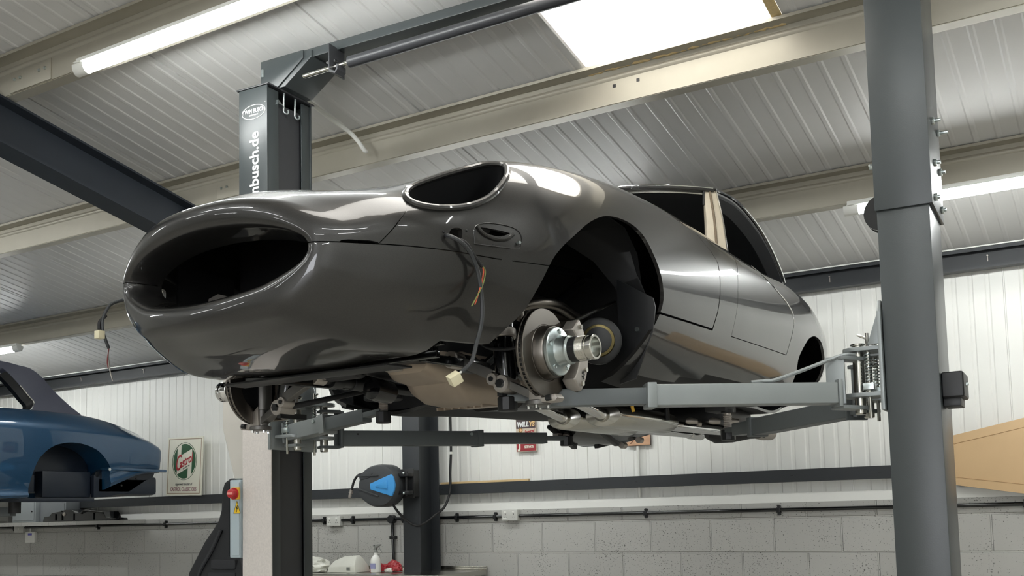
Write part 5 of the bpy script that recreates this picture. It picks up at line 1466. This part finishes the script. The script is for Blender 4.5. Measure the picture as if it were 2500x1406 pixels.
for a, b in (((-.06, .015), (.0, .075)), ((0, .075), (.05, .095)), ((0, .075), (-.02, .13)), ((.0, .075), (.03, .12))):
    mb.bar((a[0], -.0105, a[1]), (b[0], -.0105, b[1]), .003, .007, up=(0, 1, 0))
mb.build('crack', mat('brown_crack_line', (128, 82, 62), .6), TP)

# ---- conduit run along the block wall, saddles, drops and fittings
CT = thing('wall_conduit', 'long black conduit clipped along the top course of blockwork', 'conduit', (0, WALL_Y - .015, 1.585))
MB().cyl((XL + .1, -.022, 0), (XR - .1, -.022, .005), .0125, n=12).build('tube', M['gloss_black'], CT)
for x in (-10.224, -8.871, -7.90, -5.951, -5.64, -5.119, -4.60, -4.245, -3.003, -2.058, -.6):
    MB().box(x - .012, x + .012, -.038, 0, -.016, .018).cyl((x, 0, .026), (x, -.026, .026), .010, n=10).cyl((x, 0, -.024), (x, -.026, -.024), .010, n=10).build('saddle', M['black'], CT, bevel=.002)
CD = thing('conduit_drop', 'black conduit dropping from a round box behind the spray bottle', 'conduit', (-5.228, WALL_Y - .015, 1.585))
MB().cyl((0, -.022, 0), (.012, -.022, -.40), .0125, n=12).build('tube', M['gloss_black'], CD)
MB().lathe((0, 0, 0), (0, -.05, 0), [(0, .034), (.046, .034), (.05, .030)], 20).build('junction_box', M['black'], CD)
MB().box(-.022, .035, -.036, 0, -.160, -.135).build('saddle', M['black'], CD, bevel=.004)
metal_clad = mat('grey_metal_clad', (196, 196, 190), .4, noise=.05)
def socket(x, z, w_, h_, label, twin=True):
    t = thing('wall_socket', label, 'socket', (x, WALL_Y - .015, z))
    MB().box(-w_ / 2, w_ / 2, -.048, 0, -h_ / 2, h_ / 2).build('box', metal_clad, t, bevel=.006)
    if twin:
        for dx in (-w_ * .25, w_ * .25):
            MB().box(dx - .010, dx + .010, -.0505, -.048, h_ * .20, h_ * .36).build('rocker', M['white_plastic'], t, bevel=.001)
            k = MB()
            k.box(dx - .003, dx + .003, -.0488, -.0478, .002, .012).box(dx - .012, dx - .006, -.0488, -.0478, -.016, -.012).box(dx + .006, dx + .012, -.0488, -.0478, -.016, -.012)
            k.build('pin_slots', M['black'], t)
        MB().box(-w_ * .42, -w_ * .18, -.0488, -.0478, -h_ * .34, -h_ * .22).build('label_strip', M['white_plastic'], t)
    else:
        MB().box(-.010, .010, -.0505, -.048, -.012, .012).build('rocker', M['white_plastic'], t, bevel=.001)
    return t
socket(-5.828, 1.580, .146, .082, 'metal clad double socket on the blockwork left of the hose reel')
socket(-4.103, 1.595, .140, .082, 'metal clad socket on the conduit below the enamel sign')
socket(-10.105, 1.572, .15, .078, 'metal clad switch box on the conduit at the far left', False)
TH = thing('thermostat', 'white wall thermostat with blue screen under the conduit at far left', 'thermostat', (-9.937, WALL_Y - .015, 1.485))
MB().box(-.080, .080, -.03, 0, -.058, .058).build('case', M['white_plastic'], TH, bevel=.006)
MB().box(-.032, .032, -.0312, -.03, .020, .042).build('screen', mat('blue_lcd', (70, 72, 176), .3), TH)
mb = MB().tube([(-.01, -.016, .058), (-.01, -.016, .10)], .008, 8); mb.build('cable', M['white_plastic'], TH)

# ---- cabinets and moulding on the block ledge at far left
LG = struct('trim_3', MB().box(-10.6, -8.2, 6.56, WALL_Y - .015, 1.600, BLOCK_Z + .002), M['block'])
LG['label'] = 'grey block ledge'
cabm = mat('grey_enclosure', (150, 156, 158), .4, noise=.04)
def cab(x0, x1, y0, y1, h_, label, m_):
    t = thing('wall_cabinet', label, 'cabinet', ((x0 + x1) / 2, (y0 + y1) / 2, 1.638))
    a, b = (x1 - x0) / 2, (y1 - y0) / 2
    MB().box(-a, a, -b, b, 0, h_).build('body', m_, t, bevel=.006)
    MB().box(-a + .02, a - .02, -b - .006, -b, .02, h_ - .02).build('door', m_, t, bevel=.003)
    MB().cyl((a - .05, -b - .006, h_ / 2), (a - .05, -b - .014, h_ / 2), .008, n=12).build('lock', M['black'], t)
    return t
cab(-9.90, -9.52, 6.56, 6.80, .215, 'pale grey enclosure on the ledge below the blue coupe', cabm)
cab(-9.50, -9.10, 6.60, 6.80, .20, 'mid grey enclosure beside the black plastic moulding', mat('mid_grey_enclosure', (120, 124, 128), .45))
cab(-10.30, -9.97, 6.56, 6.80, .26, 'dark framed grey enclosure at the left edge of the photo', mat('dark_frame_enclosure', (92, 92, 88), .45))
UT = thing('plastic_undertray', 'black ribbed plastic moulding lying on the ledge under the blue tail', 'car part', (-8.95, 6.68, 1.638))
mb = MB()
prof_ = [(-.50, 0), (-.48, .05), (-.40, .055), (-.36, .085), (-.22, .10), (-.14, .115), (-.05, .110), (.0, .085), (.10, .075), (.20, .095), (.42, .085), (.46, .03), (.55, .02), (.56, 0)]
mb.prism(prof_, 'y', -.09, .09)
UB = mb.build('moulding', M['gloss_black'], UT, bevel=.008)
MB().tube(catmull([(.10, -.095, .075), (.16, -.10, .098), (.30, -.10, .088), (.42, -.10, .075)], 5), .008, 8).build('edge_roll', M['gloss_black'], UB)
for x in (-.30, -.20, -.02, .28): MB().box(x, x + .012, -.10, -.088, .01, .075).build('rib', M['gloss_black'], UB)
MB().lathe((-.16, -.09, .07), (-.16, -.10, .07), [(0, .02), (.01, .016)], 14).build('boss', M['cast'], UB)

# ---- retractable hose reel on the column
rblk = mat('hose_reel_plastic', (58, 60, 62), .5, noise=.05, bump=.08, bscale=300)
rblu = mat('hose_reel_blue', (66, 150, 214), .42)
HR = thing('hose_reel', 'dark grey retractable hose reel with bright blue wedge on the column', 'hose reel', (-4.965, 6.34, 1.842))
out = sm([(-.02, .155), (-.115, .135), (-.185, .085), (-.212, -.02), (-.20, -.075), (-.145, -.118), (-.05, -.155), (.09, -.150), (.185, -.08), (.205, .02), (.175, .10), (.09, .15)], 4)
out = [(x_ * .90, z_ * 1.02) for x_, z_ in out]
mb = MB()
def ring_at(poly, k, y): return [Vector((x * k, y, z * k)) for x, z in poly]
mb.loft([ring_at(out, .80, -.075), ring_at(out, .93, -.070), ring_at(out, 1.0, -.045), ring_at(out, 1.0, .045), ring_at(out, .93, .070), ring_at(out, .80, .075)], cap0=True, cap1=True)
HB_ = mb.build('housing', rblk, HR, ang=50)
MB().prism([(-.055, .015), (.145, .080), (.168, .055), (.180, .0), (.172, -.045), (.150, -.085), (-.050, -.030)], 'y', -.088, -.070).build('blue_wedge', rblu, HR, bevel=.005, segs=3)
MB().prism([(.0, .0), (.11, .04), (.115, -.03), (.0, -.012)], 'y', -.094, -.086).build('wedge_rib', rblu, HR, bevel=.004)
for z0_, z1_ in ((.10, .055), (-.055, -.10)):
    MB().bar((-.19, -.078, z0_ * .6 + .02), (.02, -.080, z1_ + .02), .008, .010).build('moulded_rib', rblk, HB_, bevel=.002)
MB().prism([(-.17, .085), (-.08, .11), (-.03, .10), (-.07, .06), (-.16, .045)], 'y', -.078, -.070).build('hose_mouth', rblk, HB_, bevel=.004)
br2 = MB().box(.17, .265, -.03, .03, .06, .088).box(.17, .265, -.03, .03, -.075, -.047).cyl((.225, 0, -.085), (.225, 0, .10), .010, n=10)
br2.box(.145, .262, .04, .052, -.10, .12)
BK = br2.build('swivel_bracket', M['black'], HR, bevel=.003)
MB().box(.10, .235, .05, .158, -.09, .11).build('mount_plate', M['black'], HR, bevel=.003)
for z in (.085, -.065): MB().sphere((.225, -.034, z), .010, 10).build('bracket_bolt', M['zinc'], BK)
HS = MB().tube(catmull([(-.165, -.03, .095), (-.21, -.035, .085), (-.245, -.04, .045), (-.265, -.04, -.005), (-.275, -.04, -.03)], 6), .0095, 10).build('hose_end', M['rubber'], HR)
MB().lathe((-.273, -.04, -.022), (-.292, -.04, -.085), [(0, .012), (.02, .012), (.022, .015), (.03, .015), (.032, .011), (.05, .013), (.065, .010)], 14).build('brass_coupling', M['cast'], HS)
MB().tube(catmull([(.09, .0, -.14), (.11, .04, -.20), (.14, .10, -.265), (.20, .13, -.305), (.27, .15, -.295), (.33, .2, -.24), (.36, .3, -.17), (.372, .36, -.05), (.365, .38, .10), (.362, .40, .30), (.36, .40, .62)], 8), .0095, 10).build('supply_hose', M['rubber'], HR)
for z in (.25, .29): pass
MB().box(.352, .374, .385, .41, .235, .255).build('hose_clip', M['white_plastic'], HR, bevel=.002)

# ---- timber batten on the rail
TB = thing('timber_batten', 'thin pine batten lying on the dark wall rail beside the column', 'timber', (-4.33, 6.78, 1.847))
MB().box(-.40, .40, -.012, .012, 0, .016).build('batten', mat('pine', (206, 178, 132), .6, noise=.15, nscale=12), TB, bevel=.001)
# ---- tapered tan board at right
BD = thing('hardboard_panel', 'tapered tan hardboard panel propped against the wall at right', 'board', (-1.0, 6.742, 1.638))
tan = mat('tan_hardboard', (204, 172, 130), .55, noise=.05, nscale=5)
bp_ = [(.02, .075), (.46, .0), (1.25, .03), (1.25, .36), (.46, .455), (.02, .365)]
MB().prism(bp_, 'y', -.022, -.006).build('panel', tan, BD, bevel=.002)
ln = MB()
for a, b in (((.03, .315), (.46, .40)), ((.46, .40), (1.24, .31)), ((.03, .12), (.46, .055)), ((.46, .055), (1.24, .075))):
    ln.bar((a[0], -.0225, a[1]), (b[0], -.0225, b[1]), .0015, .0035, up=(0, 1, 0))
ln.build('scored_line', mat('scored_brown', (150, 110, 66), .6), BD)
# white drop tube beside the plaque and white pipe at the purlin
WD = thing('cable_tube', 'thin white cable tube running down the ribbed wall below the tan plaque', 'conduit', (-3.06, 6.84, 1.66))
MB().cyl((0, -.012, .04), (0, -.012, .40), .010, n=10).build('tube', M['white_plastic'], WD)
WP = thing('white_conduit', 'white flexible conduit looping from the roof down to the middle purlin', 'conduit', (-3.50, 3.90, 3.72))
MB().tube(catmull([(-.02, -.25, .035), (0, 0, -.012), (.0, .20, -.052), (.02, .30, -.085), (.05, .335, -.13), (.085, .345, -.185), (.085, .36, -.185)], 6), .012, 10).build('pipe', M['white_plastic'], WP)

# ---- stainless bench by the wall and what lies on it
stain = mat('brushed_stainless', (190, 188, 180), .22, 1.0, noise=.08, nscale=8)
BN = thing('steel_bench', 'stainless steel workbench against the blockwork at the bottom edge', 'workbench', (-5.35, 6.45, 0))
MB().box(-1.05, 1.02, -.30, .34, 1.150, 1.183).build('worktop', stain, BN, bevel=.003)
MB().box(-1.05, 1.02, .335, .35, 1.183, 1.212).build('upstand', stain, BN, bevel=.002)
for x in (-1.0, .97):
    for y in (-.26, .30): MB().box(x - .02, x + .02, y - .02, y + .02, 0, 1.15).build('leg', stain, BN)
MB().box(-1.0, .97, -.26, .30, .30, .32).build('shelf', stain, BN)
def crumple(name, c, sx, sy, sz, m_, parent, seed, amp=.35, flat=0.0):
    random.seed(seed)
    bm = bmesh.new()
    bmesh.ops.create_icosphere(bm, subdivisions=4, radius=1)
    from mathutils import noise as nz
    off = Vector((seed * 3.1, seed * 1.7, seed))
    for v in bm.verts:
        n = nz.noise(v.co * 1.6 + off) * amp + abs(nz.noise(v.co * 3.6 + off)) * amp * .7 - abs(nz.noise(v.co * 7 + off)) * amp * .3
        v.co *= 1 + n
        v.co = Vector((c[0] + v.co.x * sx, c[1] + v.co.y * sy, max(0.003, c[2] + v.co.z * sz)))
    me = bpy.data.meshes.new(name); bm.to_mesh(me); bm.free()
    smooth_by_angle(me, 28)
    return link(name, me, m_, parent)
poly = mat('white_polythene', (214, 214, 204), .32, coat=.3, noise=.05, nscale=14, bump=.5, bscale=40)
PB = thing('plastic_bag', 'crumpled white plastic bag lying open on the steel bench', 'bag', (-5.745, 6.36, 1.184))
crumple('bag', (0, 0, .04), .19, .10, .075, poly, PB, 3)
crumple('contents', (-.03, -.075, .02), .09, .035, .035, mat('dark_green_contents', (52, 56, 46), .5), PB, 9)
PC = thing('plastic_bag', 'tall folded white plastic sack with printed side beside the spray bottle', 'bag', (-5.34, 6.40, 1.1845))
mb = MB()
mb.loft([[Vector(p) for p in r] for r in ([(-.16, -.09, 0), (.13, -.10, 0), (.15, .06, 0), (-.15, .07, 0)], [(-.15, -.085, .04), (.12, -.095, .055), (.14, .05, .05), (-.14, .06, .05)], [(-.14, -.03, .085), (.10, -.06, .10), (.10, .03, .11), (-.13, .03, .09)], [(-.06, .0, .12), (.07, -.01, .128), (.08, .02, .13), (-.05, .02, .122)])], cap0=True, cap1=True)
mb.build('sack', poly, PC, bevel=.006)
MB().box(.045, .075, -.102, -.098, .018, .042).build('print_patch', mat('grey_print', (120, 122, 118), .6), PC)
RDm = mat('red_packaging', (160, 36, 44), .3, coat=.3, bump=.4, bscale=40)
RB = thing('red_packet', 'crumpled red and white packet around the foot of the spray bottle', 'packet', (-5.045, 6.485, 1.184))
crumple('packet', (-.07, 0, .02), .085, .032, .045, RDm, RB, 5)
crumple('packet_fold', (.075, -.01, .03), .065, .04, .05, RDm, RB, 7)
crumple('packet_flap', (.06, -.06, .010), .035, .02, .022, poly, RB, 12)
SB = thing('spray_bottle', 'white trigger spray bottle with grey head on the steel bench', 'bottle', (-5.065, 6.37, 1.1845))
MB().lathe((0, 0, 0), (0, 0, .3), [(0, .036), (.004, .040), (.085, .040), (.10, .038), (.118, .028), (.132, .016), (.15, .015)], 28).build('bottle', M['white_plastic'], SB)
hdm = mat('grey_trigger_head', (128, 130, 126), .45)
hb = MB().lathe((0, 0, .148), (0, 0, .172), [(0, .016), (.02, .014), (.024, .010)], 18)
hb.prism([(-.012, .170), (-.010, .195), (.020, .213), (.050, .214), (.056, .205), (.030, .198), (.012, .185), (.010, .170)], 'y', -.009, .009)
HD2 = hb.build('trigger_head', hdm, SB, bevel=.002)
MB().tube(catmull([(.030, 0, .198), (.036, 0, .185), (.046, 0, .172), (.058, 0, .160)], 5), .004, 8).build('trigger', hdm, HD2)
MB().cyl((-.010, 0, .203), (-.022, 0, .203), .006, n=10).build('nozzle', hdm, HD2)
MB().box(-.020, .026, -.0412, -.037, .03, .07).build('label', mat('bottle_label', (150, 152, 190), .5), SB)

# ---- black car seat leaning behind the electric box, on a low stand
ST = thing('seat_stand', 'dark workshop stand under the black car seat', 'stand', (-4.78, 4.62, 0))
MB().box(-.32, .32, -.28, .28, .84, .87).build('top', M['dark_steel'], ST, bevel=.003)
for x in (-.29, .29):
    for y in (-.25, .25): MB().box(x - .02, x + .02, y - .02, y + .02, 0, .84).build('leg', M['dark_steel'], ST)
SE = thing('bucket_seat', 'black cloth bucket seat with tall tapered backrest behind the electric box', 'seat', (-4.80, 4.62, .87))
cloth = mat('black_seat_cloth', (34, 35, 37), .8, noise=.15, nscale=200, bump=.25, bscale=500)
cloth2 = mat('charcoal_seat_panel', (46, 47, 50), .75, noise=.15, nscale=200, bump=.25, bscale=500)
def seat_ring(hw, y0, y1, z, r=.05):
    out = []
    for cx_, cy_, a0 in ((hw - r, y1 - r, 0), (-hw + r, y1 - r, 90), (-hw + r, y0 + r, 180), (hw - r, y0 + r, 270)):
        for k in range(5):
            a = R(a0 + 90 * k / 4)
            out.append(Vector((cx_ + r * math.cos(a), cy_ + r * math.sin(a), z)))
    return out
SBK = [(a_, b_, c_, d_ * 1.04) for a_, b_, c_, d_ in [(.30, -.10, .14, .10), (.315, -.08, .15, .25), (.318, -.06, .16, .40), (.29, -.03, .17, .48), (.235, -.01, .17, .58), (.175, .01, .17, .66), (.142, .02, .17, .71), (.130, .03, .16, .77), (.125, .03, .15, .88), (.108, .035, .14, .93), (.07, .05, .12, .955)]]
MB().loft([seat_ring(*q, r=min(.05, q[0] * .6)) for q in SBK], cap0=True, cap1=True).build('backrest', cloth, SE, ang=60)
MB().loft([seat_ring(.30, -.50, .10, 0.0), seat_ring(.31, -.52, .10, .08), seat_ring(.30, -.50, .08, .14)], cap0=True, cap1=True).build('cushion', cloth, SE, ang=60)
for s in (1, -1):
    MB().tube(catmull([(s * .19, -.095, .12), (s * .20, -.085, .28), (s * .19, -.065, .42), (s * .12, -.03, .56), (s * .07, -.005, .68)], 6), .012, 8).build('piped_seam', cloth2, SE)
for k in range(5):
    MB().box(-.15 + .012 * k, .15 - .012 * k, -.108 + .012 * k, -.07 + .012 * k, .14 + .075 * k, .20 + .075 * k).build('flute', cloth2, SE, bevel=.012, segs=3)
